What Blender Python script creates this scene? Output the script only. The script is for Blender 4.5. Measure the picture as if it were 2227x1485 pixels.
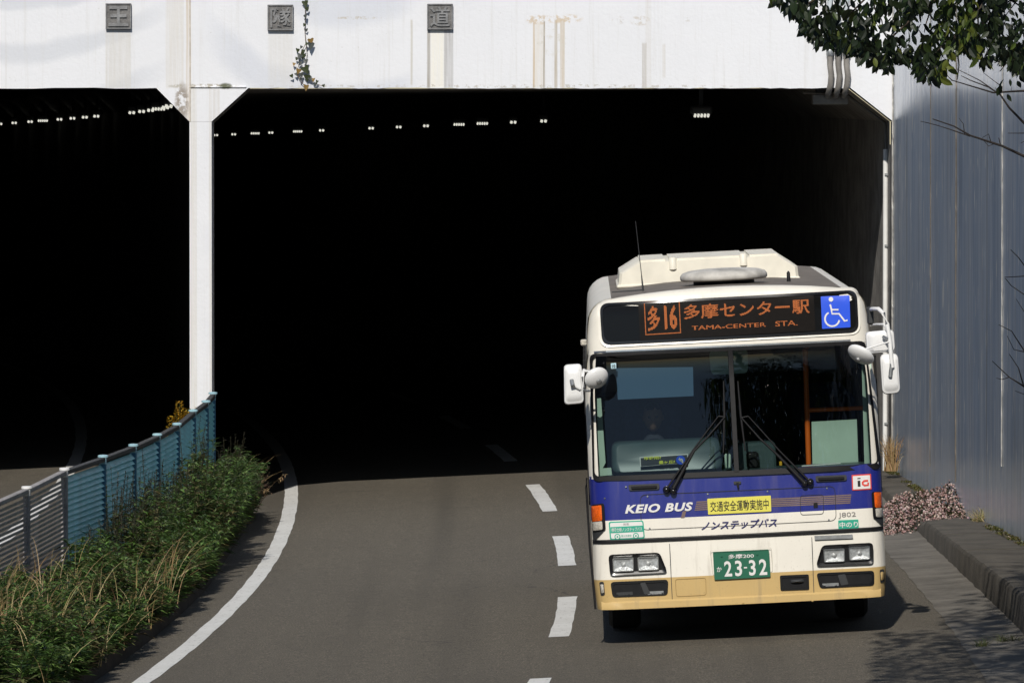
import bpy, bmesh, math, random
import numpy as np
from mathutils import Vector, Matrix, Euler
from mathutils.geometry import tessellate_polygon
rnd = random.Random(7)
R = math.radians
sc = bpy.context.scene
COL = sc.collection
for o in list(bpy.data.objects):
    bpy.data.objects.remove(o)

# ------------------------------------------------------------------ camera, sky, sun, exposure
F, HZ, CX, CY, CAMZ = 16500.0, 250.0, 1113.5, 742.5, 4.27
PITCH = math.atan((CY - HZ) / F)
cam_d = bpy.data.cameras.new('camera')
cam = bpy.data.objects.new('camera', cam_d)
COL.objects.link(cam)
cam_d.sensor_width = 36
cam_d.lens = 36 * F / 2227
cam_d.clip_start = 0.5
cam_d.clip_end = 4000
cam.location = (0, 0, CAMZ)
cam.rotation_euler = (R(90) - PITCH, 0, 0)
sc.camera = cam

SUN_EL, SUN_AZ = R(38), R(8.5)          # azimuth: to the left of straight behind the camera
world = bpy.data.worlds.new('World')
sc.world = world
world.use_nodes = True
wn = world.node_tree
for n in list(wn.nodes):
    wn.nodes.remove(n)
sky = wn.nodes.new('ShaderNodeTexSky')
sky.sky_type = 'NISHITA'
sky.sun_disc = False
sky.sun_elevation = SUN_EL
sky.sun_rotation = math.pi + SUN_AZ
sky.dust_density = 0.1
sky.ozone_density = 1.6
bg = wn.nodes.new('ShaderNodeBackground')
bg.inputs['Strength'].default_value = 0.07
wo = wn.nodes.new('ShaderNodeOutputWorld')
wn.links.new(sky.outputs[0], bg.inputs[0])
wn.links.new(bg.outputs[0], wo.inputs[0])

sun_d = bpy.data.lights.new('sun', 'SUN')
sun_d.energy = 4.0
sun_d.angle = R(0.53)
sun_d.color = (1.0, 0.945, 0.865)
sun = bpy.data.objects.new('sun', sun_d)
COL.objects.link(sun)
sdir = Vector((-math.sin(SUN_AZ) * math.cos(SUN_EL), -math.cos(SUN_AZ) * math.cos(SUN_EL), math.sin(SUN_EL)))
sun.location = sdir * 60
sun.rotation_euler = sdir.to_track_quat('Z', 'Y').to_euler()

vs = sc.view_settings
vs.view_transform = 'Standard'
vs.look = 'None'
vs.exposure = 0.0
vs.gamma = 1.0
vs.use_curve_mapping = False
sc.cycles.max_bounces = 7
sc.cycles.diffuse_bounces = 3
sc.cycles.glossy_bounces = 3
sc.cycles.transparent_max_bounces = 10
sc.cycles.caustics_reflective = False
sc.cycles.caustics_refractive = False


# ------------------------------------------------------------------ helpers
def ray(px, py):
    d = Vector(((px - CX) / F, -(py - CY) / F, -1.0))
    d.rotate(Euler((R(90) - PITCH, 0, 0)))
    return d


def at(px, py, Y):
    """world point at distance Y along the ray of a measured picture position"""
    d = ray(px, py)
    k = Y / d.y
    return Vector((d.x * k, Y, CAMZ + d.z * k))


def tag(o, label=None, cat=None, group=None, kind=None):
    if label:
        o['label'] = label
    if cat:
        o['category'] = cat
    if group:
        o['group'] = group
    if kind:
        o['kind'] = kind
    return o


def empty(name, loc=(0, 0, 0), rot=(0, 0, 0), parent=None):
    o = bpy.data.objects.new(name, None)
    COL.objects.link(o)
    o.location = loc
    o.rotation_euler = rot
    o.empty_display_size = 0.2
    if parent:
        o.parent = parent
    return o


def thing(name, label, cat, loc=(0, 0, 0), rot=(0, 0, 0), group=None):
    return tag(empty(name, loc, rot), label, cat, group)


def link(name, me, parent=None, loc=None, rot=None, scale=None):
    o = bpy.data.objects.new(name, me)
    COL.objects.link(o)
    if parent:
        o.parent = parent
    if loc is not None:
        o.location = loc
    if rot is not None:
        o.rotation_euler = rot
    if scale is not None:
        o.scale = scale
    return o


class MB:
    def __init__(self):
        self.v, self.f, self.mi, self.c = [], [], [], []

    def add(self, vs_, fs, mi=0):
        b = len(self.v)
        self.v += [tuple(p) for p in vs_]
        self.f += [tuple(i + b for i in q) for q in fs]
        self.mi += [mi] * len(fs)
        return self

    def box(self, c, s, rot=None, mi=0):
        hx, hy, hz = s[0] / 2, s[1] / 2, s[2] / 2
        vs_ = [Vector((x * hx, y * hy, z * hz)) for x in (-1, 1) for y in (-1, 1) for z in (-1, 1)]
        if rot is not None:
            e = Euler(rot)
            for p in vs_:
                p.rotate(e)
        c = Vector(c)
        return self.add([p + c for p in vs_], [(0, 1, 3, 2), (4, 6, 7, 5), (0, 4, 5, 1), (2, 3, 7, 6), (0, 2, 6, 4), (1, 5, 7, 3)], mi)

    def bbox(self, c, s, b=0.01, mi=0):
        """box with chamfered edges"""
        hx, hy, hz = s[0] / 2, s[1] / 2, s[2] / 2
        b = min(b, hx * .8, hy * .8, hz * .8)
        bm = bmesh.new()
        pts = []
        for x in (-1, 1):
            for y in (-1, 1):
                for z in (-1, 1):
                    pts += [(x * (hx - b), y * (hy - b), z * hz), (x * (hx - b), y * hy, z * (hz - b)), (x * hx, y * (hy - b), z * (hz - b))]
        for p in pts:
            bm.verts.new((p[0] + c[0], p[1] + c[1], p[2] + c[2]))
        bmesh.ops.convex_hull(bm, input=bm.verts)
        bm.verts.index_update()
        vs_ = [v.co.copy() for v in bm.verts]
        fs = [[v.index for v in q.verts] for q in bm.faces]
        bm.free()
        return self.add(vs_, fs, mi)

    def tube(self, path, r, n=8, mi=0, cap=True):
        path = [Vector(p) for p in path]
        rs = r if isinstance(r, (list, tuple)) else [r] * len(path)
        vs_, fs = [], []
        up = Vector((0, 0, 1))
        for i, p in enumerate(path):
            t = (path[min(i + 1, len(path) - 1)] - path[max(i - 1, 0)])
            if t.length < 1e-9:
                t = Vector((0, 0, 1))
            t.normalize()
            ref = up if abs(t.z) < .95 else Vector((0, 1, 0))
            a = t.cross(ref).normalized()
            b = t.cross(a).normalized()
            for k in range(n):
                th = 2 * math.pi * k / n
                vs_.append(p + (a * math.cos(th) + b * math.sin(th)) * rs[i])
        for i in range(len(path) - 1):
            for k in range(n):
                fs.append((i * n + k, i * n + (k + 1) % n, (i + 1) * n + (k + 1) % n, (i + 1) * n + k))
        if cap:
            fs.append(tuple(range(n)))
            fs.append(tuple(range((len(path) - 1) * n, len(path) * n))[::-1])
        return self.add(vs_, fs, mi)

    def lathe(self, prof, n=24, M=None, mi=0):
        """prof: list of (r, h) turned about local z, then M"""
        M = M or Matrix.Identity(4)
        vs_, fs = [], []
        for r, h in prof:
            for k in range(n):
                th = 2 * math.pi * k / n
                vs_.append(M @ Vector((r * math.cos(th), r * math.sin(th), h)))
        for i in range(len(prof) - 1):
            for k in range(n):
                fs.append((i * n + k, i * n + (k + 1) % n, (i + 1) * n + (k + 1) % n, (i + 1) * n + k))
        fs.append(tuple(range(n))[::-1])
        fs.append(tuple(range((len(prof) - 1) * n, len(prof) * n)))
        return self.add(vs_, fs, mi)

    def mesh(self, name, mats, smooth=None, col=None, fix=True):
        me = bpy.data.meshes.new(name)
        me.from_pydata(self.v, [], self.f)
        for m in (mats if isinstance(mats, (list, tuple)) else [mats]):
            me.materials.append(m)
        if len(set(self.mi)) > 1:
            me.polygons.foreach_set('material_index', self.mi)
        me.update()
        if fix:
            bm = bmesh.new()
            bm.from_mesh(me)
            bmesh.ops.recalc_face_normals(bm, faces=bm.faces)
            bm.to_mesh(me)
            bm.free()
        if smooth is not None:
            me.shade_smooth()
            if smooth < 179:
                try:
                    me.set_sharp_from_angle(angle=R(smooth))
                except Exception:
                    pass
        return me

    def build(self, name, mats, parent=None, smooth=None, fix=True):
        return link(name, self.mesh(name, mats, smooth, fix=fix), parent)


def grid_mesh(name, mat, rows, parent=None, smooth=None):
    """rows: list of equal-length point lists"""
    mb = MB()
    n = len(rows[0])
    fs = [(i * n + k, i * n + k + 1, (i + 1) * n + k + 1, (i + 1) * n + k) for i in range(len(rows) - 1) for k in range(n - 1)]
    mb.add([p for r in rows for p in r], fs)
    return mb.build(name, mat, parent, smooth)


# ------------------------------------------------------------------ materials
class NT:
    def __init__(self, name):
        self.mat = bpy.data.materials.new(name)
        self.mat.use_nodes = True
        self.t = self.mat.node_tree
        self.n = self.t.nodes
        self.p = self.n['Principled BSDF']
        self.out = self.n['Material Output']
        self._obj = None

    def co(self):
        if self._obj is None:
            self._obj = self.n.new('ShaderNodeTexCoord').outputs['Object']
        return self._obj

    def set(self, s, v):
        if hasattr(v, 'links') or isinstance(v, bpy.types.NodeSocket):
            self.t.links.new(v, s)
        else:
            s.default_value = v

    def math(self, op, a, b=0.0, c=None, clamp=False):
        m = self.n.new('ShaderNodeMath')
        m.operation = op
        m.use_clamp = clamp
        self.set(m.inputs[0], a)
        self.set(m.inputs[1], b)
        if c is not None:
            self.set(m.inputs[2], c)
        return m.outputs[0]

    def mapping(self, scale=(1, 1, 1), loc=(0, 0, 0), src=None):
        m = self.n.new('ShaderNodeMapping')
        self.set(m.inputs['Vector'], src or self.co())
        m.inputs['Scale'].default_value = scale
        m.inputs['Location'].default_value = loc
        return m.outputs[0]

    def noise(self, scale, detail=3, rough=.55, vec=None, dist=0.0):
        m = self.n.new('ShaderNodeTexNoise')
        m.inputs['Scale'].default_value = scale
        m.inputs['Detail'].default_value = detail
        m.inputs['Roughness'].default_value = rough
        m.inputs['Distortion'].default_value = dist
        self.set(m.inputs['Vector'], vec or self.co())
        return m.outputs[0]

    def ramp(self, v, stops):
        m = self.n.new('ShaderNodeValToRGB')
        e = m.color_ramp.elements
        while len(e) < len(stops):
            e.new(0.5)
        for q, (p, c) in zip(e, stops):
            q.position = p
            q.color = (*c, 1) if isinstance(c, (tuple, list)) else (c, c, c, 1)
        self.set(m.inputs[0], v)
        return m.outputs[0]

    def mix(self, f, a, b, mode='MIX'):
        m = self.n.new('ShaderNodeMix')
        m.data_type = 'RGBA'
        m.blend_type = mode
        self.set(m.inputs[0], f)
        self.set(m.inputs[6], (*a, 1) if isinstance(a, (tuple, list)) else a)
        self.set(m.inputs[7], (*b, 1) if isinstance(b, (tuple, list)) else b)
        return m.outputs[2]

    def sep(self):
        m = self.n.new('ShaderNodeSeparateXYZ')
        self.set(m.inputs[0], self.co())
        return m.outputs

    def range(self, v, a, b, c=0.0, d=1.0, smooth=True):
        m = self.n.new('ShaderNodeMapRange')
        m.interpolation_type = 'SMOOTHSTEP' if smooth else 'LINEAR'
        self.set(m.inputs[0], v)
        for i, q in enumerate((a, b, c, d)):
            m.inputs[i + 1].default_value = q
        return m.outputs[0]

    def bump(self, h, strength=.3, dist=.01):
        m = self.n.new('ShaderNodeBump')
        m.inputs['Strength'].default_value = strength
        m.inputs['Distance'].default_value = dist
        self.set(m.inputs['Height'], h)
        self.t.links.new(m.outputs[0], self.p.inputs['Normal'])

    def base(self, c):
        self.set(self.p.inputs['Base Color'], (*c, 1) if isinstance(c, (tuple, list)) else c)

    def rough(self, v):
        self.set(self.p.inputs['Roughness'], v)


def plain(name, col, rough=.5, metal=0.0, var=.12, scale=9.0, bump=0.0, coat=0.0, spec=None):
    t = NT(name)
    n = t.noise(scale, 4)
    lo = tuple(c * (1 - var) for c in col)
    hi = tuple(min(1, c * (1 + var)) for c in col)
    t.base(t.ramp(n, [(.3, lo), (.7, hi)]))
    t.rough(rough)
    t.p.inputs['Metallic'].default_value = metal
    if coat:
        t.p.inputs['Coat Weight'].default_value = coat
        t.p.inputs['Coat Roughness'].default_value = .08
    if spec is not None:
        t.p.inputs['Specular IOR Level'].default_value = spec
    if bump:
        t.bump(t.noise(scale * 8, 3), bump, .01)
    return t.mat


def emit(name, col, strength):
    t = NT(name)
    t.base((.02, .02, .02))
    t.p.inputs['Emission Color'].default_value = (*col, 1)
    t.p.inputs['Emission Strength'].default_value = strength
    return t.mat


def glass(name, tint=(.6, .66, .66), ior=1.6, rough=0.0):
    t = NT(name)
    t.n.remove(t.p)
    tr = t.n.new('ShaderNodeBsdfTransparent')
    tr.inputs[0].default_value = (*tint, 1)
    gl = t.n.new('ShaderNodeBsdfGlossy')
    gl.inputs['Roughness'].default_value = rough
    fr = t.n.new('ShaderNodeFresnel')
    fr.inputs[0].default_value = ior
    mx = t.n.new('ShaderNodeMixShader')
    t.t.links.new(fr.outputs[0], mx.inputs[0])
    t.t.links.new(tr.outputs[0], mx.inputs[1])
    t.t.links.new(gl.outputs[0], mx.inputs[2])
    t.t.links.new(mx.outputs[0], t.out.inputs[0])
    return t.mat


def leafmat(name, trans=.25, rough=.42):
    t = NT(name)
    a = t.n.new('ShaderNodeAttribute')
    a.attribute_name = 'tint'
    t.base(a.outputs['Color'])
    t.rough(rough)
    tl = t.n.new('ShaderNodeBsdfTranslucent')
    t.t.links.new(a.outputs['Color'], tl.inputs[0])
    mx = t.n.new('ShaderNodeMixShader')
    mx.inputs[0].default_value = trans
    t.t.links.new(t.p.outputs[0], mx.inputs[1])
    t.t.links.new(tl.outputs[0], mx.inputs[2])
    t.t.links.new(mx.outputs[0], t.out.inputs[0])
    return t.mat


def asphalt():
    t = NT('asphalt')
    fine = t.noise(75, 2, .7)
    spots = t.ramp(fine, [(.28, (.036, .031, .023)), (.50, (.093, .081, .062)), (.66, (.26, .228, .175))])
    big = t.noise(.55, 4, .6, t.mapping((1, .25, 1)))
    c = t.mix(t.range(t.noise(9, 4, .65), .45, .7, 0, .35), spots, (.054, .047, .036))
    c = t.mix(t.range(big, .35, .7, 0, .35), c, (.078, .068, .052))
    # thin sealed cracks
    vo = t.n.new('ShaderNodeTexVoronoi')
    vo.feature = 'DISTANCE_TO_EDGE'
    vo.inputs['Scale'].default_value = .16
    wv = t.n.new('ShaderNodeVectorMath')
    wv.operation = 'ADD'
    nz = t.n.new('ShaderNodeTexNoise')
    nz.inputs['Scale'].default_value = 1.1
    nz.inputs['Detail'].default_value = 5
    t.t.links.new(t.co(), nz.inputs['Vector'])
    t.t.links.new(t.co(), wv.inputs[0])
    t.t.links.new(nz.outputs['Color'], wv.inputs[1])
    t.t.links.new(wv.outputs[0], vo.inputs['Vector'])
    c = t.mix(t.math('MULTIPLY', t.range(vo.outputs['Distance'], .0, .004, 1, 0), t.range(t.noise(.3, 2), .5, .6, 0, .7)), c, (.03, .028, .025))
    # darker wheel tracks
    tr = t.noise(.35, 3, .5, t.mapping((3.5, .05, 1), (3, 0, 0)))
    c = t.mix(t.range(tr, .46, .66, 0, .42), c, (.048, .042, .033))
    t.base(c)
    t.rough(.85)
    t.bump(t.math('ADD', fine, t.noise(30, 2)), .7, .012)
    return t.mat


def concrete(name, col, dark, rough=.8, streak=True):
    t = NT(name)
    n1 = t.noise(2.5, 6, .65)
    n2 = t.noise(30, 3, .6)
    n3 = t.noise(1.6, 5, .7, t.mapping((1.0, 5.0, 1.0)))
    c = t.mix(t.range(n1, .3, .7), dark, col)
    c = t.mix(t.range(n2, .45, .75, 0, .35), c, tuple(q * .55 for q in col))
    if streak:
        c = t.mix(t.range(n3, .52, .7, 0, .5), c, dark)
    t.base(c)
    t.rough(rough)
    t.bump(t.math('ADD', n2, t.math('MULTIPLY', n1, 2.0)), .6, .012)
    return t.mat


M = {}
M['asphalt'] = asphalt()
M['gutter'] = concrete('gutter_concrete', (.185, .17, .145), (.095, .086, .072))
M['kerb'] = concrete('kerb_concrete', (.105, .093, .074), (.048, .042, .033))
M['soil'] = concrete('soil', (.07, .055, .04), (.035, .028, .02), .95)
M['lining'] = concrete('tunnel_lining_concrete', (.40, .385, .36), (.20, .19, .18), .75, False)
M['ivory'] = plain('ivory_paint', (.80, .765, .68), .36, 0, .035, 3, coat=.1)
M['ivory_dirty'] = plain('weathered_ivory_plastic', (.78, .74, .63), .5, 0, .08, 6)
M['blue'] = plain('deep_blue_paint', (.022, .022, .235), .28, 0, .05, 3, coat=.35)
M['ochre'] = plain('ochre_paint', (.56, .37, .135), .32, 0, .05, 3, coat=.3)


def busy(name, col, rough, coat):
    t = NT(name)
    n = t.noise(2.5, 4)
    c = t.mix(t.range(n, .3, .7), tuple(q * .96 for q in col), tuple(min(1, q * 1.03) for q in col))
    st_ = t.noise(1.0, 4, .7, t.mapping((11, 11, .8)))
    x, y, z = t.sep()
    low = t.range(z, .3, 1.1, 1.0, .35)
    c = t.mix(t.math('MULTIPLY', t.range(st_, .52, .74, 0, .34), low), c, (.20, .16, .11))
    c = t.mix(t.math('MULTIPLY', t.range(t.noise(40, 3, .7), .6, .72, 0, .22), low), c, (.14, .11, .08))
    t.base(c)
    t.rough(t.range(st_, .3, .7, rough, rough + .15))
    t.p.inputs['Coat Weight'].default_value = coat
    t.p.inputs['Coat Roughness'].default_value = .12
    t.bump(t.noise(1.6, 2), .06, .05)
    return t.mat


M['ivory'] = busy('ivory_paint', (.80, .765, .68), .34, .12)
M['blue'] = busy('deep_blue_paint', (.013, .021, .205), .28, .3)
M['ochre'] = busy('ochre_paint', (.57, .40, .165), .34, .15)
M['black'] = plain('black_rubber', (.011, .011, .012), .55, 0, .2, 20, spec=.22)
M['blackgloss'] = plain('black_plastic', (.012, .012, .013), .22, 0, .1, 20)
M['dark'] = plain('dark_grey_plastic', (.03, .032, .034), .6, 0, .15, 12)
M['darkglass'] = plain('display_glass', (.008, .008, .008), .06, 0, .05, 8, spec=.2)
M['roofgrey'] = plain('dusty_grey_roof', (.17, .145, .12), .7, 0, .25, 4)
M['white'] = plain('white_paint', (.78, .78, .77), .4, 0, .04, 5)
M['whitetext'] = plain('white_lettering', (.74, .73, .71), .5, 0, .03, 5)
M['navytext'] = plain('navy_lettering', (.02, .02, .12), .45, 0, .05, 5)
M['blacktext'] = plain('black_lettering', (.012, .011, .011), .5, 0, .05, 5)
M['greytext'] = plain('grey_lettering', (.23, .22, .21), .5, 0, .05, 5)
M['yellow'] = plain('yellow_vinyl', (.72, .66, .10), .5, 0, .03, 5)
M['teal'] = plain('teal_vinyl', (.02, .36, .24), .45, 0, .04, 5)
M['signblue'] = plain('bright_blue_vinyl', (.012, .085, .73), .4, 0, .04, 5)
M['red'] = plain('red_vinyl', (.70, .07, .05), .45, 0, .04, 5)
M['stripe'] = plain('grey_brown_stripe', (.17, .115, .105), .5, 0, .05, 5)
M['plate'] = plain('green_plate', (.018, .13, .075), .4, 0, .06, 5)
M['amber'] = plain('amber_lens', (.75, .115, .008), .12, 0, .25, 60, coat=.5)
M['clearlens'] = plain('clear_lens', (.62, .58, .50), .15, .2, .3, 70, coat=.6)
M['reflector'] = plain('lamp_reflector', (.70, .70, .71), .22, .45, .35, 60, bump=.3)
M['chrome'] = plain('bright_metal', (.6, .6, .6), .25, 1, .1, 20)
M['galv'] = plain('galvanised_steel', (.36, .37, .37), .42, .7, .18, 30)
M['tyre'] = plain('tyre_rubber', (.014, .014, .014), .8, 0, .2, 20)
M['wsglass'] = glass('windscreen_glass', (.60, .68, .67), 1.57)
M['tint'] = glass('tinted_side_glass', (.13, .15, .15), 1.6)  # tint deepened to shut daylight out of the cabin
M['visor'] = NT('sky_lit_visor_plastic').mat
_t = M['visor'].node_tree
_p = _t.nodes['Principled BSDF']
_p.inputs['Base Color'].default_value = (.11, .20, .33, 1)  # tinted plastic, its blue also carrying the sky's reflected light
_p.inputs['Roughness'].default_value = .35
_p.inputs['Alpha'].default_value = .7
M['dash'] = plain('grey_green_dashboard', (.055, .085, .088), .38, 0, .1, 6)
M['trim'] = plain('pale_green_trim', (.55, .68, .56), .5, 0, .06, 5)
M['orange'] = plain('orange_handrail', (.85, .16, .02), .35, 0, .1, 8)
M['interior'] = plain('interior_dark_grey', (.045, .047, .05), .7, 0, .15, 5)  # lining coloured dark to stand in for an unlit cabin
M['seat'] = plain('seat_fabric', (.03, .04, .09), .9, 0, .2, 30)
M['skin'] = plain('skin', (.42, .24, .16), .55, 0, .08, 12)
M['uniform'] = plain('dark_uniform_cloth', (.03, .034, .05), .85, 0, .15, 20)
M['hair'] = plain('black_hair', (.012, .011, .01), .5, 0, .2, 40)
M['teal_steel'] = plain('teal_steel_paint', (.30, .69, .71), .5, 0, .22, 6)
M['teal_post_shaded'] = plain('teal_shaded_post_paint', (.045, .17, .26), .45, 0, .18, 6)  # fence teal darkened, shade on the post faces put into the colour
M['cap'] = plain('pale_cyan_cap', (.34, .55, .62), .45, 0, .1, 8)
M['grey_steel'] = plain('weathered_grey_steel', (.30, .285, .28), .55, .0, .25, 7)
M['grey_slat'] = plain('weathered_grey_slat', (.42, .40, .39), .6, .0, .35, 7)
M['bronze'] = plain('dark_bronze', (.16, .155, .15), .5, .35, .35, 9, bump=.3)
M['bronze_hi'] = plain('worn_bronze', (.24, .24, .24), .45, .4, .3, 9, bump=.2)
M['pvc'] = plain('grey_plastic_conduit', (.22, .205, .185), .55, 0, .3, 5)
M['pvc_light'] = plain('pale_plastic_conduit', (.48, .52, .54), .5, 0, .12, 5)
M['pvc_white'] = plain('white_downpipe', (.72, .72, .70), .5, 0, .08, 5)
M['beige_box'] = plain('stained_beige_box', (.20, .18, .15), .6, 0, .3, 8)
M['bark'] = plain('bark', (.05, .036, .026), .9, 0, .3, 25, bump=.4)
M['twig'] = plain('dark_twig_bark', (.022, .017, .014), .9, 0, .3, 25)
M['soffit_shade'] = plain('shade_darkened_concrete', (.07, .066, .06), .9, 0, .3, 6)  # soffit concrete darkened to hold the shade that bounced light washes out
M['vine_stem'] = plain('vine_stem', (.16, .115, .07), .8, 0, .2, 20)
M['lamp'] = emit('lamp_tube', (1.0, .98, .86), .75)
M['led'] = emit('amber_led', (1.0, .24, .028), .62)
M['leaf'] = leafmat('leaf', .30, .45)
M['weed'] = leafmat('weed_leaf', .32, .45)
M['straw'] = leafmat('dry_straw', .2, .75)
M['petal'] = leafmat('pink_petal', .2, .7)


def marking():
    t = NT('road_paint')
    n = t.noise(45, 4, .7)
    w = t.noise(7, 4, .7, t.mapping((3, 1, 1)))
    k = t.math('MULTIPLY', t.range(n, .49, .60), t.range(w, .52, .66))
    c = t.mix(t.math('MULTIPLY', k, .85), (.68, .68, .66), (.10, .095, .085))
    c = t.mix(t.range(t.noise(1.5, 3), .35, .7, 0, .25), c, (.42, .41, .38))
    t.base(c)
    t.rough(.7)
    t.bump(n, .3, .004)
    return t.mat


M['paint'] = marking()


def facade_mat():
    t = NT('white_painted_concrete')
    x, y, z = t.sep()
    P = 84.6
    fx = lambda px: (px - CX) * P / F
    fz = lambda py: CAMZ - (py - HZ) * P / F
    col = t.mix(t.range(t.noise(1.1, 5, .6), .35, .7, 0, .22), (.745, .755, .78), (.66, .675, .705))
    # sweeping bands of the old mural
    cx, cz = fx(40), fz(-430)
    r = t.math('SQRT', t.math('ADD', t.math('POWER', t.math('SUBTRACT', x, cx), 2), t.math('POWER', t.math('MULTIPLY', t.math('SUBTRACT', z, cz), 1.0), 2)))
    r = t.math('ADD', r, t.math('MULTIPLY', t.noise(.9, 3), .35))
    w1 = t.math('SINE', t.math('MULTIPLY', r, 11.0))
    col = t.mix(t.math('MULTIPLY', t.range(w1, .1, .95, 0, .55), t.range(x, fx(250), fx(420), 1, 0)), col, (.53, .555, .60))
    cx2, cz2 = fx(760), fz(-180)
    r2 = t.math('SQRT', t.math('ADD', t.math('POWER', t.math('SUBTRACT', x, cx2), 2), t.math('POWER', t.math('SUBTRACT', z, cz2), 2)))
    r2 = t.math('ADD', r2, t.math('MULTIPLY', t.noise(1.1, 3), .3))
    w2 = t.math('SINE', t.math('MULTIPLY', r2, 6.5))
    msk = t.math('MULTIPLY', t.range(x, fx(420), fx(520)), t.range(x, fx(850), fx(930), 1, 0))
    col = t.mix(t.math('MULTIPLY', t.range(w2, .0, .95, 0, .5), msk), col, (.53, .56, .63))
    vert = t.noise(1.0, 4, .7, t.mapping((16, 1, .55)))
    vfine = t.noise(1.0, 3, .7, t.mapping((55, 1, 1.1), (4, 0, 0)))
    col = t.mix(t.range(vert, .52, .78, 0, .38), col, (.56, .55, .52))
    col = t.mix(t.range(vfine, .6, .8, 0, .22), col, (.50, .47, .41))
    col = t.mix(t.math('MULTIPLY', t.range(t.noise(34, 3, .7), .66, .74, 0, .7), t.range(t.noise(1.7, 3), .5, .62)), col, (.40, .38, .34))

    def band(x0, x1, y0, y1, c, amt, edge=.006, fade=None):
        nonlocal col
        xa, xb = fx(x0), fx(x1)
        k = t.math('MULTIPLY', t.range(x, xa - edge, xa + edge), t.range(x, xb - edge, xb + edge, 1, 0))
        za, zb = fz(y0), fz(y1)
        k = t.math('MULTIPLY', k, t.range(z, za - .01, za + .02, 1, 0))
        k = t.math('MULTIPLY', k, t.range(z, zb - (fade or .02), zb + (fade or .02)))
        k = t.math('MULTIPLY', k, t.range(vfine, .25, .7, amt * .45, min(1, amt * 1.35)))
        col = t.mix(k, col, c)
    # run-off stains under the plaques and rust runs
    band(230, 285, 66, 192, (.60, .585, .55), .55)
    band(583, 637, 66, 192, (.62, .605, .57), .4, fade=.2)
    band(929, 936, 66, 192, (.30, .27, .22), .75)
    band(936, 966, 66, 192, (.80, .78, .70), .7)
    band(966, 986, 66, 192, (.46, .455, .45), .75)
    band(893, 898, 45, 185, (.45, .41, .33), .5)
    band(1159, 1163, 48, 192, (.50, .36, .19), .8, .004)
    band(1181, 1185, 48, 192, (.34, .29, .22), .75, .004)
    band(1163, 1181, 48, 192, (.66, .60, .50), .45)
    band(1206, 1212, 45, 192, (.42, .36, .27), .8, .004)
    band(1218, 1228, 45, 192, (.55, .47, .36), .6, .004)
    band(1396, 1406, 95, 192, (.45, .42, .38), .8, .004)
    band(1403, 1416, 0, 192, (.62, .60, .57), .35, .01)
    band(1440, 1447, 98, 170, (.62, .60, .57), .5, .004)
    band(362, 400, 0, 192, (.62, .59, .53), .45, .02)
    band(405, 416, 0, 265, (.58, .50, .40), .6, .008)
    band(414, 428, 190, 900, (.62, .60, .55), .55, .01)
    band(455, 461, 190, 900, (.60, .57, .52), .5, .004)
    band(463, 478, 195, 265, (.55, .52, .47), .4, .008)

    nz_ = {True: t.noise(17, 4, .7), False: t.noise(10, 4, .7)}

    def blob(px, py, rx, ry, c, amt, sc_=9, thr=.45):
        nonlocal col
        d = t.math('ADD', t.math('POWER', t.math('DIVIDE', t.math('SUBTRACT', x, fx(px)), rx), 2),
                   t.math('POWER', t.math('DIVIDE', t.math('SUBTRACT', z, fz(py)), ry), 2))
        k = t.math('MULTIPLY', t.range(d, .2, 1.2, 1, 0), t.range(nz_[sc_ > 12], thr, thr + .12, 0, amt))
        col = t.mix(k, col, c)
    blob(396, 222, .09, .23, (.30, .26, .22), .95, 10, .42)
    blob(440, 188, .42, .03, (.38, .35, .28), .9, 22, .45)
    blob(491, 188, .08, .04, (.10, .11, .06), .95, 14, .35)
    blob(1172, 44, .16, .06, (.56, .44, .30), .8, 16, .45)
    blob(1226, 42, .22, .06, (.58, .47, .33), .8, 16, .47)
    blob(1200, 90, .2, .18, (.60, .58, .52), .6, 12, .5)
    blob(1392, 46, .12, .06, (.52, .46, .38), .7, 16, .46)
    blob(1345, 45, .08, .05, (.5, .47, .42), .6, 16, .48)
    blob(1508, 44, .10, .05, (.5, .47, .42), .7, 18, .5)
    blob(780, 40, .28, .02, (.48, .42, .33), .8, 20, .48)
    blob(1100, 188, 3.0, .025, (.45, .42, .36), .7, 15, .5)
    t.base(col)
    t.rough(.75)
    t.bump(t.math('ADD', t.noise(22, 5, .65), t.math('MULTIPLY', t.noise(3, 3), 1.2)), .28, .012)
    return t.mat


M['facade'] = facade_mat()


def wing_mat():
    t = NT('glossy_blue_grey_coated_wall')
    s1 = t.noise(1.0, 4, .65, t.mapping((3, 3.2, .16)))
    s2 = t.noise(1.0, 3, .7, t.mapping((6, 6.0, .45)))
    s3 = t.noise(1.0, 2, .6, t.mapping((8, 8.5, 2.2), (3, 1, 0)))
    c = t.mix(t.range(s1, .3, .7), (.43, .52, .66), (.58, .64, .73))
    c = t.mix(t.range(s2, .56, .72, 0, .6), c, (.40, .40, .40))
    c = t.mix(t.range(s3, .62, .70, 0, .9), c, (.88, .88, .86))
    c = t.mix(t.range(t.noise(1, 3, .6, t.mapping((5, 5, .12), (7, 7, 2))), .6, .72, 0, .55), c, (.30, .27, .22))
    t.base(c)
    t.rough(t.range(s2, .3, .7, .15, .26))
    t.p.inputs['Specular IOR Level'].default_value = .4
    t.bump(t.math('ADD', s2, t.math('MULTIPLY', s3, .5)), .10, .003)
    return t.mat


M['wing'] = wing_mat()

# ------------------------------------------------------------------ the ground and road
BANK = .05
PY = 84.6                       # distance of the tunnel portal


def gz(x):
    return BANK * x


def xc(y):                      # lane line of the near carriageway
    if y >= 71:
        return .52 - .00105 * (y - 71) ** 2
    if y > 40:
        return .52 - .0016 * (y - 71) ** 2
    return .52 - .0016 * 961 - .0992 * (40 - y) * 1.0


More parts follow.
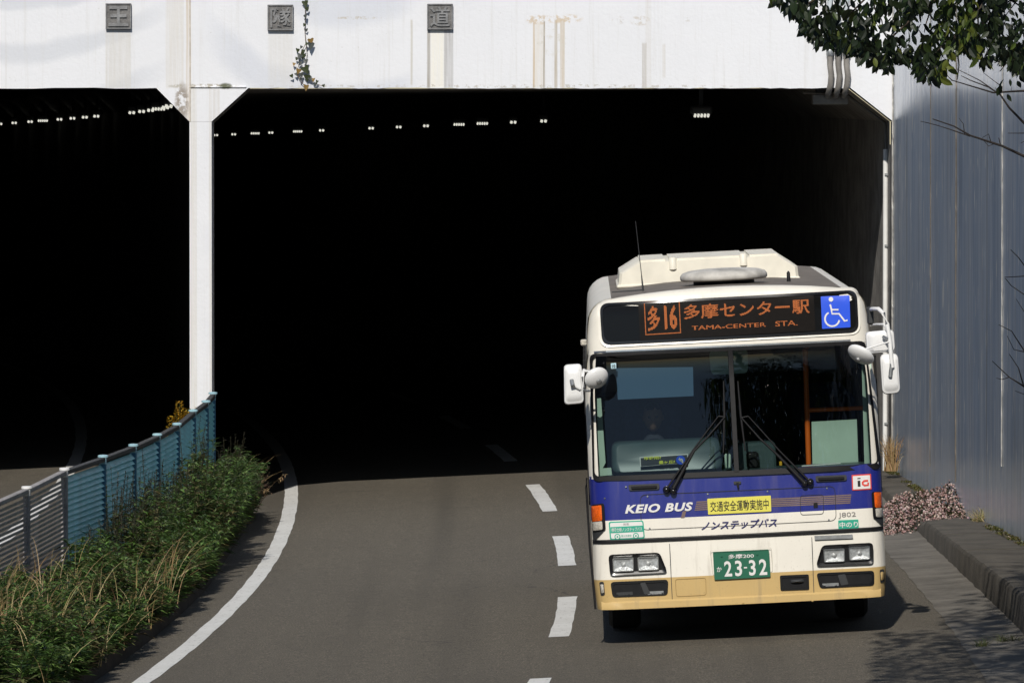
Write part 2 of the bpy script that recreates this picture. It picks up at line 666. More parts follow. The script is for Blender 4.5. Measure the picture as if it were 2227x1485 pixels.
def xe(y):                      # white edge line on the left
    if y >= 76:
        return -2.39 - .0012 * (y - 76) ** 2
    if y > 45:
        return -2.39 - .0017 * (y - 76) ** 2
    return -2.39 - .0017 * 961 - .105 * (45 - y)


def xg(y):                      # asphalt meets gutter
    return 3.52 - .0007 * (y - 66) ** 2 if y < 78 else min(3.52 - .0007 * 144, xc(y) + 3.15)


def xk(y):                      # kerb foot
    return (4.0 - .004 * max(0, y - 62)) if y < 78 else min(3.936, xc(y) + 3.62)


def xw(y):                      # face of the wing wall
    return 4.25 + .0226 * (PY - y)


def kh(y):                      # kerb height
    return min(.31, max(.17, .17 + (73 - y) * .0095))


t = MB()
t.add([(-900, -700, -1.6), (900, -700, -1.6), (900, 1500, -1.6), (-900, 1500, -1.6)], [(0, 1, 2, 3)])
g = t.build('ground', M['soil'])
tag(g, 'bare brown ground stretching out around the roads', 'ground', kind='structure')

ys = [y for y in np.arange(-20, 222, 2.0)]
rows = []
for y in ys:
    a, b = xe(y) - .9, (xk(y) + .06 if y > 30 else xk(30) + .06)
    rows.append([(a + (b - a) * k / 8, y, gz(a + (b - a) * k / 8)) for k in range(9)])
road = grid_mesh('road', M['asphalt'], rows)
tag(road, 'grey asphalt carriageway curving out of the right tunnel', 'road', kind='structure')
rows = []
for y in ys:
    b = xe(y) - (1.95 if y < PY else 1.5)
    a = b - 9.0
    rows.append([(a + (b - a) * k / 4, y, gz(a + (b - a) * k / 4) + .35) for k in range(5)])
road2 = grid_mesh('far_road', M['asphalt'], rows)
tag(road2, 'asphalt carriageway of the left tunnel beyond the fence', 'road', kind='structure')


def strip(name, fx_, w, y0, y1, parent, dz, off=0.0, step=.5, mat='paint', jag=.006):
    rows = []
    n = max(2, int(round((y1 - y0) / step)) + 1)
    for i in range(n):
        y = y0 + (y1 - y0) * i / (n - 1)
        c = fx_(y)
        a, b = c - w / 2 + rnd.uniform(-jag, jag), c + w / 2 + rnd.uniform(-jag, jag)
        rows.append([(a, y, gz(a) + dz + off), (b, y, gz(b) + dz + off)])
    return grid_mesh(name, M[mat], rows, parent)


strip('edge_line', xe, .155, 20, 150, road, .004)
for y1, y0 in [(57.3, 52.2), (66.8, 61.75), (76.45, 71.4), (87.35, 81.3), (98.5, 93.5), (109, 104), (119.5, 114.5), (130, 125), (140, 135), (150, 145)]:
    strip('lane_dash', xc, .165, y0, y1, road, .004)
strip('edge_line', lambda y: xe(y) - 2.6, .15, 20, 160, road2, .354)
strip('edge_line', lambda y: xe(y) - 8.6, .15, 20, 160, road2, .354)
# small thermoplastic scraps beside the lane line
# gutter slabs
gut = tag(empty('gutter', (0, 0, 0)), 'pale concrete gutter between the asphalt and the kerb', 'gutter', kind='structure')
y = 50.0
while y < 84:
    L = 2.0
    rows = []
    for i in range(5):
        yy = y + .006 + (L - .012) * i / 4
        a, b = xg(yy), xk(yy) + .05
        rows.append([(a + rnd.uniform(-.012, .012), yy, gz(a) + .004), ((a + b) / 2, yy, gz((a + b) / 2) + .006), (b, yy, gz(b) + .014)])
    grid_mesh('slab', M['gutter'], rows, gut)
    y += L
# raised kerb and footway, cast in lengths
foot = tag(empty('footway', (0, 0, 0)), 'raised concrete kerb and narrow footway along the blue grey wall', 'footway', kind='structure')
y = 46.0


def kerb_block(y0, y1, h0=None):
    mb = MB()
    n = 13
    for i in range(n):
        yy = y0 + .004 + (y1 - y0 - .008) * i / (n - 1)
        a, b = xk(yy), xw(yy) + .02
        h = h0 or kh(yy)
        z0 = gz(a)
        zt = z0 + h
        zt += rnd.uniform(-.006, .006)
        a += rnd.uniform(-.008, .008)
        mb.v += [(a, yy, z0 - .1), (a + .012, yy, zt - .035), (a + .035, yy, zt - .006), (a + .07, yy, zt), ((a + b) / 2, yy, zt + .006), (b, yy, zt + .012), (b, yy, z0 - .1)]
    for i in range(n - 1):
        for k in range(6):
            mb.f.append((i * 7 + k, i * 7 + k + 1, (i + 1) * 7 + k + 1, (i + 1) * 7 + k))
            mb.mi.append(0)
    mb.f += [tuple(range(7)), tuple(range((n - 1) * 7, n * 7))]
    mb.mi += [0, 0]
    return mb.build('kerb_block', M['kerb'], foot, 40)


while y < 72.9:
    kerb_block(y, min(y + 3.0, 73.0))
    y += 3.0
kerb_block(73.0, 79, .10)
kerb_block(79, PY - .02, .10)

# planted median between the carriageways
FENCE = [(463, 855, 84.0), (448, 873, 82.0), (420, 893, 80.0), (385, 922, 78.0), (342, 945, 76.0), (290, 968, 74.0), (224, 992, 72.0), (140, 1020, 70.0), (58, 1060, 68.0), (-40, 1102, 66.0), (-150, 1150, 64)]
FP = [at(*q) for q in FENCE]


def xfence(y):
    pts = sorted([(p.y, p.x) for p in FP])
    return float(np.interp(y, [p[0] for p in pts], [p[1] for p in pts]))


def xbed(y):                    # right edge of planting bed
    return min(xe(y) - .42, -2.85)


rows = []
for y in np.arange(40, PY + .01, 1.1):
    a, b = xfence(y) - .32 - max(0, 64 - y) * .12, xbed(y)
    rows.append([(a - .12, y, gz(a) + .28), (a, y, gz(a) + .40), (a + (b - a) * .5, y, .0 + rnd.uniform(-.03, .03)), (b - .02, y, gz(b) + .13), (b, y, gz(b) + .12), (b + .015, y, gz(b) - .05)])
bed = grid_mesh('planting_bed', M['soil'], rows, None, 40)
tag(bed, 'raised soil bed between the two carriageways under the weeds', 'planting bed', kind='structure')

# ------------------------------------------------------------------ tunnel portal
tun = thing('tunnel', 'white painted concrete double tunnel portal with dark chamfered openings', 'tunnel', (0, 0, 0))
f = lambda px, py: (lambda p: (p.x, p.z))(at(px, py, PY))
ZS = f(1000, 192)[1]
ZC = f(1000, 265)[1]
XR, XRC = xw(PY), f(1850, 192)[0]
XL, XLC = f(460, 192)[0], f(540, 192)[0]
X2, X2C = f(412, 192)[0], f(340, 192)[0]
X3 = -11.2


def extrude_poly(name, pts, y0, y1, mat, parent, mat2=None):
    bm = bmesh.new()
    vv = [bm.verts.new((a, y0, b)) for a, b in pts]
    for tri in tessellate_polygon([[Vector((a, b, 0)) for a, b in pts]]):
        bm.faces.new([vv[i] for i in tri])
    ext = bmesh.ops.extrude_face_region(bm, geom=bm.faces[:])
    bmesh.ops.translate(bm, vec=(0, y1 - y0, 0), verts=[e for e in ext['geom'] if isinstance(e, bmesh.types.BMVert)])
    bmesh.ops.recalc_face_normals(bm, faces=bm.faces)
    me = bpy.data.meshes.new(name)
    bm.to_mesh(me)
    bm.free()
    me.materials.append(mat)
    if mat2:
        me.materials.append(mat2)
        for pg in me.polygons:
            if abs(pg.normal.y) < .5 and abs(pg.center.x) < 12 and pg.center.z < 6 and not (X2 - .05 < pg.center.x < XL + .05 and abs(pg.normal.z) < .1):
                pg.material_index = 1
    return link(name, me, parent)


# slightly broken lower arris of the lintel
def jag(a, b, n):
    return [(a[0] + (b[0] - a[0]) * i / n + 0, a[1] + (b[1] - a[1]) * i / n + (rnd.uniform(-.008, .006) if 0 < i < n else 0)) for i in range(n + 1)]


pts = [(-13, ZC), (-13, 9.2), (5.6, 9.2), (5.6, ZC), (XR, ZC)] + jag((XRC, ZS), (XLC, ZS), 60) + [(XL, ZC), (X2, ZC)] + jag((X2C, ZS), (X3 + .4, ZS), 30) + [(X3, ZC)]
fac = extrude_poly('facade', pts, PY, PY + .6, M['facade'], tun, M['soffit_shade'])
pil = extrude_poly('centre_pillar', [(XL, -1.2), (XL, ZC - .002), (X2, ZC - .002), (X2, -1.2)], PY, PY + .6, M['facade'], tun)
for a_, b_ in ((XR, 5.6), (-13, X3)):
    mb = MB()
    mb.box(((a_ + b_) / 2, PY + .3, (ZC - 1.2) / 2), (b_ - a_, .6, ZC + 1.2 - .004))
    mb.build('side_pier', M['lining'], tun)
# raised ledge on top of the pillar haunch and cast joint up the wall
mb = MB()
a, b = f(414, 192), f(536, 188)
mb.bbox(((a[0] + b[0]) / 2, PY - .004, ZS + .012), (b[0] - a[0], .03, .02), .008)
mb.build('ledge', M['facade'], tun)
mb = MB()
a = f(413, 0)
mb.bbox((a[0], PY - .002, (9 + ZC) / 2), (.012, .012, 9 - ZC), .004)
mb.build('wall_joint', plain('joint_filler', (.55, .50, .43), .8, 0, .3, 10), tun)


def lining(name, offs, lift=0.0):
    rows = []
    for y in [PY + .45] + list(np.arange(PY + 2, 222, 3.0)):
        s = xc(y) - xc(PY)
        k = min(1, (y - PY) / 45)
        rows.append([(ox + s, y, oz + ((BANK * (ox + s) + lift) * k if oz > 1 else 0)) for ox, oz in offs])
    return grid_mesh(name, M['lining'], rows, tun)


d = .003
lining('right_lining', [(XR - d, -1), (XR - d, ZC), (XRC - d, ZS - d), ((XRC + XLC) / 2, ZS - d), (XLC + d, ZS - d), (XL + d, ZC), (XL + d, -1)])
lining('left_lining', [(X2 - d, -1), (X2 - d, ZC), (X2C - d, ZS - d), (X3 + .4, ZS - d), (X3 + d, ZC), (X3 + d, -1)], .45)
s = xc(219) - xc(PY)
mb = MB()
mb.box((s - 4, 219, 1.5), (20, .3, 9))  # cap added to stop light entering at the far end
mb.build('end_light_stop', M['lining'], tun)

# earth on top of the tunnel
rows = []
for i in range(14):
    yy = PY + .3 + i * 12
    rows.append([(-60 + k * 8, yy, 9.0 + min(6, i * .8) + rnd.uniform(-.3, .3)) for k in range(16)])
hill = grid_mesh('hill', M['soil'], rows, None, 60)
tag(hill, 'earth slope above the tunnel', 'hill', kind='structure')

# wing walls
wing = thing('wing_wall', 'tall smooth blue grey wing wall right of the bus, with rain streaks', 'wall', (0, 0, 0))
mb = MB()
pv = []
for yy in list(np.linspace(PY, 20, 30)):
    top = 9.2 if yy > 66 else 9.2 - (66 - yy) * .14
    pv.append((yy, top))
n = len(pv)
for yy, top in pv:
    mb.v += [(xw(yy), yy, -1.0), (xw(yy), yy, top), (xw(yy) + .4, yy, top), (xw(yy) + .4, yy, -1.0)]
for i in range(n - 1):
    for k in range(4):
        mb.f.append((i * 4 + k, i * 4 + (k + 1) % 4, (i + 1) * 4 + (k + 1) % 4, (i + 1) * 4 + k))
        mb.mi.append(0)
mb.f += [(0, 1, 2, 3), tuple((n - 1) * 4 + k for k in range(4))]
mb.mi += [0, 0]
mb.build('wall_face', M['wing'], wing)


def drip(yy, z0, z1, w, mat, name='drip_streak'):
    mb = MB()
    rows = []
    zz = z0
    while zz < z1:
        ww = w * rnd.uniform(.3, 1.3)
        o_ = rnd.uniform(-.3, .3) * w
        rows.append((zz, ww, o_))
        zz += rnd.uniform(.04, .13)
    for zz, ww, o_ in rows:
        mb.v += [(xw(yy + o_ - ww) - .003, yy + o_ - ww, zz), (xw(yy + o_) - .003 - .3 * w, yy + o_, zz), (xw(yy + o_ + ww) - .003, yy + o_ + ww, zz)]
    for i in range(len(rows) - 1):
        for k in range(2):
            mb.f.append((i * 3 + k, i * 3 + k + 1, i * 3 + k + 4, i * 3 + k + 3))
            mb.mi.append(0)
    return mb.build(name, mat, wing)


lime = plain('lime_deposit', (.62, .60, .55), .8, 0, .3, 12)
rustm = plain('brown_deposit', (.24, .2, .15), .8, 0, .3, 12)
drip(PY - .03, .3, 8.5, .05, lime, 'joint_seal')
drip(70.6, 1.0, 6.5, .03, lime, 'panel_joint')
drip(75.9, .6, 6.8, .025, rustm, 'panel_joint')
drip(79.2, .6, 6.8, .02, rustm, 'panel_joint')

mb = MB()
mb.box((-11.6, 55, 3.6), (.4, PY * 2 - 110.2, 9.5))
lw = mb.build('wing_wall', M['facade'])
tag(lw, 'pale concrete wall along the far side of the left carriageway', 'wall')

# plaques
ord_ = ['first', 'second', 'third', 'fourth', 'fifth', 'sixth', 'seventh', 'eighth', 'ninth', 'tenth', 'eleventh', 'twelfth', 'thirteenth', 'fourteenth', 'fifteenth', 'sixteenth']


def text2d(body, bold=0.0, shear=0.0, spacing=1.0):
    """glyph outlines as a flat triangle mesh, normalised to a unit box; returns verts (n,2), faces, aspect"""
    cu = bpy.data.curves.new('glyphs', 'FONT')
    cu.body = body
    cu.offset = bold
    cu.shear = shear
    cu.space_character = spacing
    cu.resolution_u = 3
    ob = bpy.data.objects.new('glyphs', cu)
    COL.objects.link(ob)
    dg = bpy.context.evaluated_depsgraph_get()
    dg.update()
    me = ob.evaluated_get(dg).to_mesh()
    vs_ = np.array([(v.co.x, v.co.y) for v in me.vertices])
    fs = [tuple(p.vertices) for p in me.polygons]
    ob.evaluated_get(dg).to_mesh_clear()
    bpy.data.objects.remove(ob)
    bpy.data.curves.remove(cu)
    lo, hi = vs_.min(0), vs_.max(0)
    return (vs_ - lo) / (hi - lo), fs, (hi - lo)[0] / (hi - lo)[1]


def plaque(px, py, ch, label):
    c = at(px, py, PY)
    w = 56 * PY / F
    p = thing('plaque', label, 'plaque', (c.x, PY, c.z), group='name plaques above the tunnel mouths')
    mb = MB()
    mb.bbox((0, -.02, 0), (w, .04, w), .008)
    mb.build('backing', M['bronze'], p)
    mb = MB()
    for sx, sz, ww, hh in ((0, 1, w, .014), (0, -1, w, .014), (1, 0, .014, w - .03), (-1, 0, .014, w - .03)):
        mb.bbox((sx * (w / 2 - .008), -.046, sz * (w / 2 - .008)), (ww, .014, hh), .003)
    mb.build('rim', M['bronze_hi'], p)
    v2, fs, _ = text2d(ch, .03 if ch == '王' else .012)
    k = w * .78
    mb = MB()
    n = len(v2)
    P3 = [((a - .5) * k, -.058, (b - .5) * k) for a, b in v2]
    mb.add(P3, fs)
    mb.add([(a, -.04, b) for a, _, b in P3], fs)
    # side walls from boundary edges
    cnt = {}
    for q in fs:
        for i in range(len(q)):
            e = (q[i], q[(i + 1) % len(q)])
            cnt[tuple(sorted(e))] = cnt.get(tuple(sorted(e)), 0) + 1
    for (i, j), c_ in cnt.items():
        if c_ == 1:
            mb.f.append((i, j, j + n, i + n))
            mb.mi.append(0)
    mb.build('character', M['bronze_hi'], p)
    return p


plaque(258, 36, '王', 'dark bronze plaque with a raised king character, leftmost above the left opening')
plaque(610, 39, '隧', 'dark bronze plaque beside the hanging ivy, middle one of the three')
plaque(957, 37, '道', 'dark bronze plaque with a raised road character, rightmost of the three')

# conduits over the lintel and the box under it
jb = thing('junction_box', 'stained beige box fixed under the lintel where the conduits enter', 'junction box', (0, 0, 0))
a, b = at(1767, 205, PY + .35), at(1845, 228, PY + .35)
mb = MB()
mb.bbox(((a.x + b.x) / 2, PY + .45, (a.z + b.z) / 2), (b.x - a.x, .3, a.z - b.z), .01)
mb.build('casing', M['beige_box'], jb)
mb = MB()
mb.bbox(((a.x + b.x) / 2, PY + .45, ZS - .02), (b.x - a.x - .08, .24, .06), .01)
mb.build('mounting', M['dark'], jb)
for i, (px, lab) in enumerate([(1807, 'grey conduit on the portal, left one of three under the tree'), (1825, 'grey conduit on the portal, middle one of three under the tree'), (1843, 'grey conduit on the portal, right one of three under the tree')]):
    c = thing('conduit', lab, 'pipe', (0, 0, 0), group='conduits above the lintel')
    r_ = .033
    P_ = lambda x_, y_, d_: at(x_, y_, PY - d_)
    mb = MB()
    mb.tube([P_(px - 2, 118, .05), P_(px - 2, 140, .05), P_(px + 1, 165, .055), P_(px - 1, 185, .05), P_(px - 5, 202, -.04), P_(px - 8, 210, -.32)], r_, 12)
    mb.build('flexible_tail', M['pvc'], c, 50)
    mb = MB()
    mb.tube([P_(px - 3, -330, .05), P_(px - 2, 114, .05)], r_ * .92, 12)
    mb.build('upper_pipe', M['pvc_light'], c, 50)
    mb = MB()
    mb.tube([P_(px - 2, 106, .05), P_(px - 2, 108, .05), P_(px - 2, 121, .05), P_(px - 2, 123, .05)], [r_ * 1.1, r_ * 1.28, r_ * 1.28, r_ * 1.1], 12)
    mb.build('coupling', M['galv'], c, 40)
# white downpipe on the tunnel's right wall
dp = thing('downpipe', 'slim white downpipe on the right tunnel wall beside the portal edge', 'pipe', (0, 0, 0))
mb = MB()
p0_, p1_ = at(1928, 325, PY + .5), at(1930, 1025, PY + .5)
mb.tube([(XR - .05, PY + .75, .1), (XR - .05, PY + .75, p0_.z)], .028, 12)
mb.build('pipe', M['pvc_white'], dp, 50)
mb = MB()
mb.tube([(XR - .05, PY + .75, p0_.z), (XR - .05, PY + .75, ZC - .02), (XRC - .04, PY + .75, ZS - .05), (XRC - .5, PY + .75, ZS - .05)], .016, 8)
mb.build('cable', M['pvc'], dp, 50)
for zz in (.8, 1.8, 2.8, 3.6):
    mb = MB()
    mb.box((XR - .03, PY + .75, zz), (.06, .09, .025))
    mb.build('clip', M['galv'], dp)

# ------------------------------------------------------------------ lamps in the tunnels


def lamp(x, y, z, wide, label, group, dim=False):
    l = thing('ceiling_lamp', label, 'lamp', (x, y, z), (0, 0, 0), group)
    w = .19 if wide else .115
    mb = MB()
    mb.bbox((0, 0, .09), (w + .06, .5, .10), .02)
    mb.build('housing', M['dark'], l)
    mb = MB()
    ceil = ZS + (BANK * x + (.45 if 'left tunnel' in group else 0)) * min(1, (y - PY) / 45)
    hh = max(.06, ceil - z - .14)
    mb.box((0, 0, .14 + hh / 2), (.05, .03, hh))
    mb.build('bracket', M['dark'], l)
    nb = 5 if wide else 2
    for i in range(nb):
        mb = MB()
        ww = w / nb
        mb.box((-w / 2 + ww * (i + .5), -.26, .03), (ww * .55, .03, .036), (R(-20), R(14), R(-18)))
        if not wide:
            pass
        mb.build('lens', M['lamp'], l)
    return l


right_px = [470, 510, 556, 590, 648, 700, 808, 868, 927, 998, 1049, 1116, 1182, 1525]
wide_px = (556, 648, 998, 1049, 1525)


def solve_y(px, a, lo=87, hi=200, fn=xc):
    best, by = 1e9, lo
    for y in np.arange(lo, hi, .1):
        e = abs(CX + (fn(y) + a) * F / y - px)
        if e < best:
            best, by = e, y
    return by


for i, px in enumerate(right_px):
    y = solve_y(px, 2.0)
    x = xc(y) + 2.0
    if px == 1525:
        lab = 'lone lit ceiling lamp near the mouth of the right tunnel, above the bus'
    else:
        lab = '%s lit ceiling lamp from the left in the right tunnel' % ord_[i]
    lamp(x, y, 4.12 + BANK * x, px in wide_px, lab, 'lamps along the right tunnel')
left_px = [2, 33, 68, 95, 132, 160, 187, 212, 289, 310, 330, 347, 362, 372]
for i, px in enumerate(left_px):
    y = solve_y(px, -4.2, 95)
    x = xc(y) - 4.2
    lamp(x, y, 4.21 + .35 + BANK * x, px in (95, 347), '%s lit ceiling lamp from the left in the left tunnel' % ord_[i], 'lamps along the left tunnel')

#@@FENCE
# ------------------------------------------------------------------ louvred fence on the median
UNIT = {}


def slat_mesh(key, mat, h, th):
    mb = MB()
    mb.box((.5, 0, 0), (1, th, h))
    UNIT[key] = mb.mesh('slat', mat)
    mb = MB()
    mb.box((.5, 0, 0), (1, .055, .045))
    UNIT[key + 'rail'] = mb.mesh('rail', mat)


slat_mesh('teal', M['teal_steel'], .064, .004)
slat_mesh('grey', M['grey_slat'], .029, .006)


def fence_run(fence, pts, key, nsl, postmat, capmat, railmat, slat_ang, first, last):
    for i, p in enumerate(pts):
        if (i == 0 and not first) or (i == len(pts) - 1 and not last):
            continue
        q = pts[min(i + 1, len(pts) - 1)] - pts[max(i - 1, 0)]
        rz = math.atan2(q.y, q.x)
        h = 1.32
        po = link('post', None, fence) if False else None
        mb = MB()
        mb.bbox((0, 0, -h / 2), (.060, .060, h), .008)
        po = mb.build('post', postmat, fence)
        po.location = p
        po.rotation_euler = (0, 0, rz)
        mb = MB()
        mb.lathe([(.036, -.012), (.050, -.008), (.050, .008), (.036, .014), (.01, .016)], 12)
        mb.build('cap', capmat, po, 40)
        mb = MB()
        mb.bbox((0, -.0, -.045), (.064, .064, .06), .004)
        mb.build('collar', capmat, po)
    for a, b in zip(pts[:-1], pts[1:]):
        dv = b - a
        L = math.hypot(dv.x, dv.y) - .07
        rz = math.atan2(dv.y, dv.x)
        sl = math.atan2(dv.z, L)
        u = Vector((math.cos(rz), math.sin(rz), 0)) * .035
        link('top_rail', UNIT[key + 'r2'], fence, a + u + Vector((0, 0, -.03)), (0, -sl, rz), (L / math.cos(sl), 1, 1))
        pitch = 1.14 / nsl
        for k in range(nsl):
            link('slat', UNIT[key], fence, a + u + Vector((0, 0, -.105 - pitch * k)), (slat_ang, -sl, rz), (L / math.cos(sl), 1, rnd.uniform(.96, 1.03)))


for key, mat in (('teal', M['dark']), ('grey', M['grey_steel'])):
    mb = MB()
    mb.bbox((.5, 0, 0), (1, .06, .045), .006)
    UNIT[key + 'r2'] = mb.mesh('top_rail', mat)
fb = thing('louvre_fence', 'teal blue louvred steel fence running up to the white tunnel pillar', 'fence', (0, 0, 0))
fence_run(fb, [FP[i] for i in range(7, -1, -1)], 'teal', 22, M['teal_post_shaded'], M['cap'], None, R(-40), False, True)
fg = thing('louvre_fence', 'weathered grey louvred fence at the left edge, joining the teal one', 'fence', (0, 0, 0))
fence_run(fg, [FP[i] for i in range(10, 6, -1)], 'grey', 26, M['grey_steel'], M['white'], None, R(12), True, True)

# ------------------------------------------------------------------ the bus
BLOC, BROT = Vector((1.842, 60.3, .10)), Euler((0, -R(2.78), -R(.55)))
BMX = Matrix.Translation(BLOC) @ BROT.to_matrix().to_4x4()
BINV = BMX.inverted()
bus = thing('bus', 'ivory city bus with deep blue front panel and ochre bumper leaving the tunnel', 'bus', BLOC, BROT)
W, RC, RT = 1.165, .13, .10


def interp(v, tb):
    return float(np.interp(v, [q[0] for q in tb], [q[1] for q in tb]))


def hwf(z):
    if z <= 2.55:
        return interp(z, [(.2, W - .03), (.45, W), (2.0, W), (2.55, W - .045)])
    return W - .245 + math.sqrt(max(0, .04 - min(.2, z - 2.55) ** 2))


def ztop(x):
    a = abs(x)
    if a <= W - .245:
        return 2.75 + .055 * (1 - (a / (W - .245)) ** 2)
    if a <= W - .045:
        return 2.55 + math.sqrt(max(0, .04 - (a - (W - .245)) ** 2))
    return 2.55 - (a - (W - .045)) / .045 * .55


def prof(z):
    return interp(z, [(.2, .03), (.30, .0), (.72, .0), (.76, .03), (1.28, .05), (1.32, .06), (2.24, .215), (2.30, .20), (2.62, .235), (2.8, .26)])


def ysurf(x, z):
    a = abs(x)
    h = hwf(z) if z < 2.55 else W - .045
    y = prof(z) + .075 * (x / W) ** 2
    t_ = min(1, max(0, a - (h - RC)) / RC)
    y += RC * (1 - math.sqrt(1 - t_ * t_))
    t_ = min(1, max(0, z - (ztop(x) - RT)) / RT)
    y += RT * (1 - math.sqrt(1 - t_ * t_))
    return y


def bl(px, py, d):
    """bus-local (x, z) of a measured picture position, d metres behind the front"""
    o_ = BINV @ Vector((0, 0, CAMZ))
    dl = BINV.to_3x3() @ ray(px, py)
    k = (d - o_.y) / dl.y
    q = o_ + dl * k
    return q.x, q.z


def fp(px, py):
    d_ = .05
    for _ in range(4):
        x, z = bl(px, py, d_)
        d_ = ysurf(max(-W, min(W, x)), z)
    return x, z


c1 = lambda x, y: (1220 + x / 2.9303, 470 + y / 2.9303)
c2 = lambda x, y: (1220 + x / 3.0095, 740 + y / 3.0095)
c3 = lambda x, y: (1240 + x / 3.0931, 1020 + y / 3.0931)


def Q(c, *pts):
    return [fp(*c(*p)) for p in pts]


def rounded(poly, r, n=4, sub=3):
    """round the corners of a polygon, subdivide its edges"""
    out = []
    m = len(poly)
    P_ = [Vector(p) for p in poly]
    for i in range(m):
        a, b, c = P_[i - 1], P_[i], P_[(i + 1) % m]
        r1 = min(r, (a - b).length * .45, (c - b).length * .45)
        s_, e_ = b + (a - b).normalized() * r1, b + (c - b).normalized() * r1
        for k in range(n + 1):
            t_ = k / n
            out.append((1 - t_) ** 2 * s_ + 2 * t_ * (1 - t_) * b + t_ * t_ * e_)
        nx = P_[(i + 2) % m]
        r2 = min(r, (nx - c).length * .45, (c - b).length * .45)
        s2 = c + (b - c).normalized() * r2
        for k in range(1, sub + 1):
            out.append(e_.lerp(s2, k / (sub + 1)))
    return [(p.x, p.y) for p in out]


def cen(o_):
    return sum(p[0] for p in o_) / len(o_), sum(p[1] for p in o_) / len(o_)


def inset(poly, dx, dz=None):
    dz = dx if dz is None else dz
    cx_, cz_ = cen(poly)
    mx = max(abs(p[0] - cx_) for p in poly)
    mz = max(abs(p[1] - cz_) for p in poly)
    return [(cx_ + (p[0] - cx_) * (1 - dx / mx), cz_ + (p[1] - cz_) * (1 - dz / mz)) for p in poly]


def patch(name, outline, off, mat, parent, depth=None, rings=5, smooth=50, dome=0.0):
    """slab lying on the bus front: face 'off' in front of the skin, skirt back to the skin (or 'depth' behind it)"""
    mb = MB()
    n = len(outline)
    cx_, cz_ = cen(outline)
    back = -.004 if depth is None else -depth
    for x, z in outline:
        mb.v.append((x, ysurf(x, z) - back, z))
    for r_ in range(rings):
        k = 1 - r_ / rings
        for x, z in outline:
            xx, zz = cx_ + (x - cx_) * k, cz_ + (z - cz_) * k
            mb.v.append((xx, ysurf(xx, zz) - off - dome * (1 - k * k), zz))
    mb.v.append((cx_, ysurf(cx_, cz_) - off - dome, cz_))
    for r_ in range(rings):
        for k in range(n):
            mb.f.append((r_ * n + k, r_ * n + (k + 1) % n, (r_ + 1) * n + (k + 1) % n, (r_ + 1) * n + k))
    b = rings * n
    for k in range(n):
        mb.f.append((b + k, b + (k + 1) % n, len(mb.v) - 1))
    mb.mi = [0] * len(mb.f)
    return mb.build(name, mat, parent, smooth)


def frame(name, outer, inner, off, mat, parent, back=.004, smooth=40, off_in=None):
    mb = MB()
    n = len(outer)
    off_in = off if off_in is None else off_in
    for ring, o_ in ((outer, -back), (outer, off), (inner, off_in), (inner, -back)):
        for x, z in ring:
            mb.v.append((x, ysurf(x, z) - o_, z))
    for r_ in range(3):
        for k in range(n):
            mb.f.append((r_ * n + k, r_ * n + (k + 1) % n, (r_ + 1) * n + (k + 1) % n, (r_ + 1) * n + k))
    mb.mi = [0] * len(mb.f)
    return mb.build(name, mat, parent, smooth)


def text_front(name, body, tl, br, mat, parent, bold=0.0, shear=0.0, off=.006, spacing=1.0):
    v2, fs, _ = text2d(body, bold, shear, spacing)
    (x0, z1), (x1, z0) = fp(*tl), fp(*br)
    mb = MB()
    vs_ = []
    for a, b in v2:
        x, z = x0 + (x1 - x0) * a, z0 + (z1 - z0) * b
        vs_.append((x, ysurf(x, z) - off, z))
    mb.add(vs_, fs)
    return mb.build(name, mat, parent, None, fix=False)


def ribbon(mb, pts, w, off, closed=False):
    """flat stroke on the front"""
    P_ = [Vector(p) for p in pts]
    n = len(P_)
    b = len(mb.v)
    for i, p in enumerate(P_):
        a = P_[i - 1] if (i or closed) else p
        c = P_[(i + 1) % n] if (i < n - 1 or closed) else p
        t_ = (c - a).normalized()
        nn = Vector((-t_.y, t_.x))
        for s_ in (-1, 1):
            q = p + nn * s_ * w / 2
            mb.v.append((q.x, ysurf(q.x, q.y) - off, q.y))
    for i in range(n - (0 if closed else 1)):
        j = (i + 1) % n
        mb.f.append((b + i * 2, b + i * 2 + 1, b + j * 2 + 1, b + j * 2))
        mb.mi.append(0)


# levels measured on the front
Z_BOT = fp(*c3(1165, 905))[1]
Z_OCH = fp(*c3(985, 712))[1]
Z_STRIP = fp(*c3(1140, 447))[1]
Z_BLUE = fp(*c3(1140, 306))[1]
Z_WSB = fp(*c2(1150, 868))[1]
Z_WST = fp(*c2(1100, 48))[1]
US = [-1, -.985, -.965, -.94, -.9, -.85, -.75, -.6, -.4, -.2, 0, .2, .4, .6, .75, .85, .9, .94, .965, .985, 1]


def skin(name, zs, mats, mi_of, parent):
    mb = MB()
    n = len(US)
    for z in zs:
        for u_ in US:
            x = u_ * hwf(z)
            mb.v.append((x, ysurf(x, z), z))
    for i in range(len(zs) - 1):
        for k in range(n - 1):
            mb.f.append((i * n + k, i * n + k + 1, (i + 1) * n + k + 1, (i + 1) * n + k))
            mb.mi.append(mi_of((zs[i] + zs[i + 1]) / 2))
    return mb.build(name, mats, parent, 60, fix=False)


bumper = skin('bumper', [Z_BOT, Z_BOT + .03, Z_BOT + .06, Z_OCH, Z_OCH + .001, Z_STRIP - .05, Z_STRIP - .005], [M['ochre'], M['ivory']], lambda z: 0 if z < Z_OCH else 1, bus)
panel = skin('front_panel', [Z_STRIP - .005, Z_STRIP + .03, Z_BLUE, Z_BLUE + .001, 1.0, 1.15, Z_WSB + .02], [M['ivory'], M['blue']], lambda z: 0 if z < Z_BLUE else 1, bus)
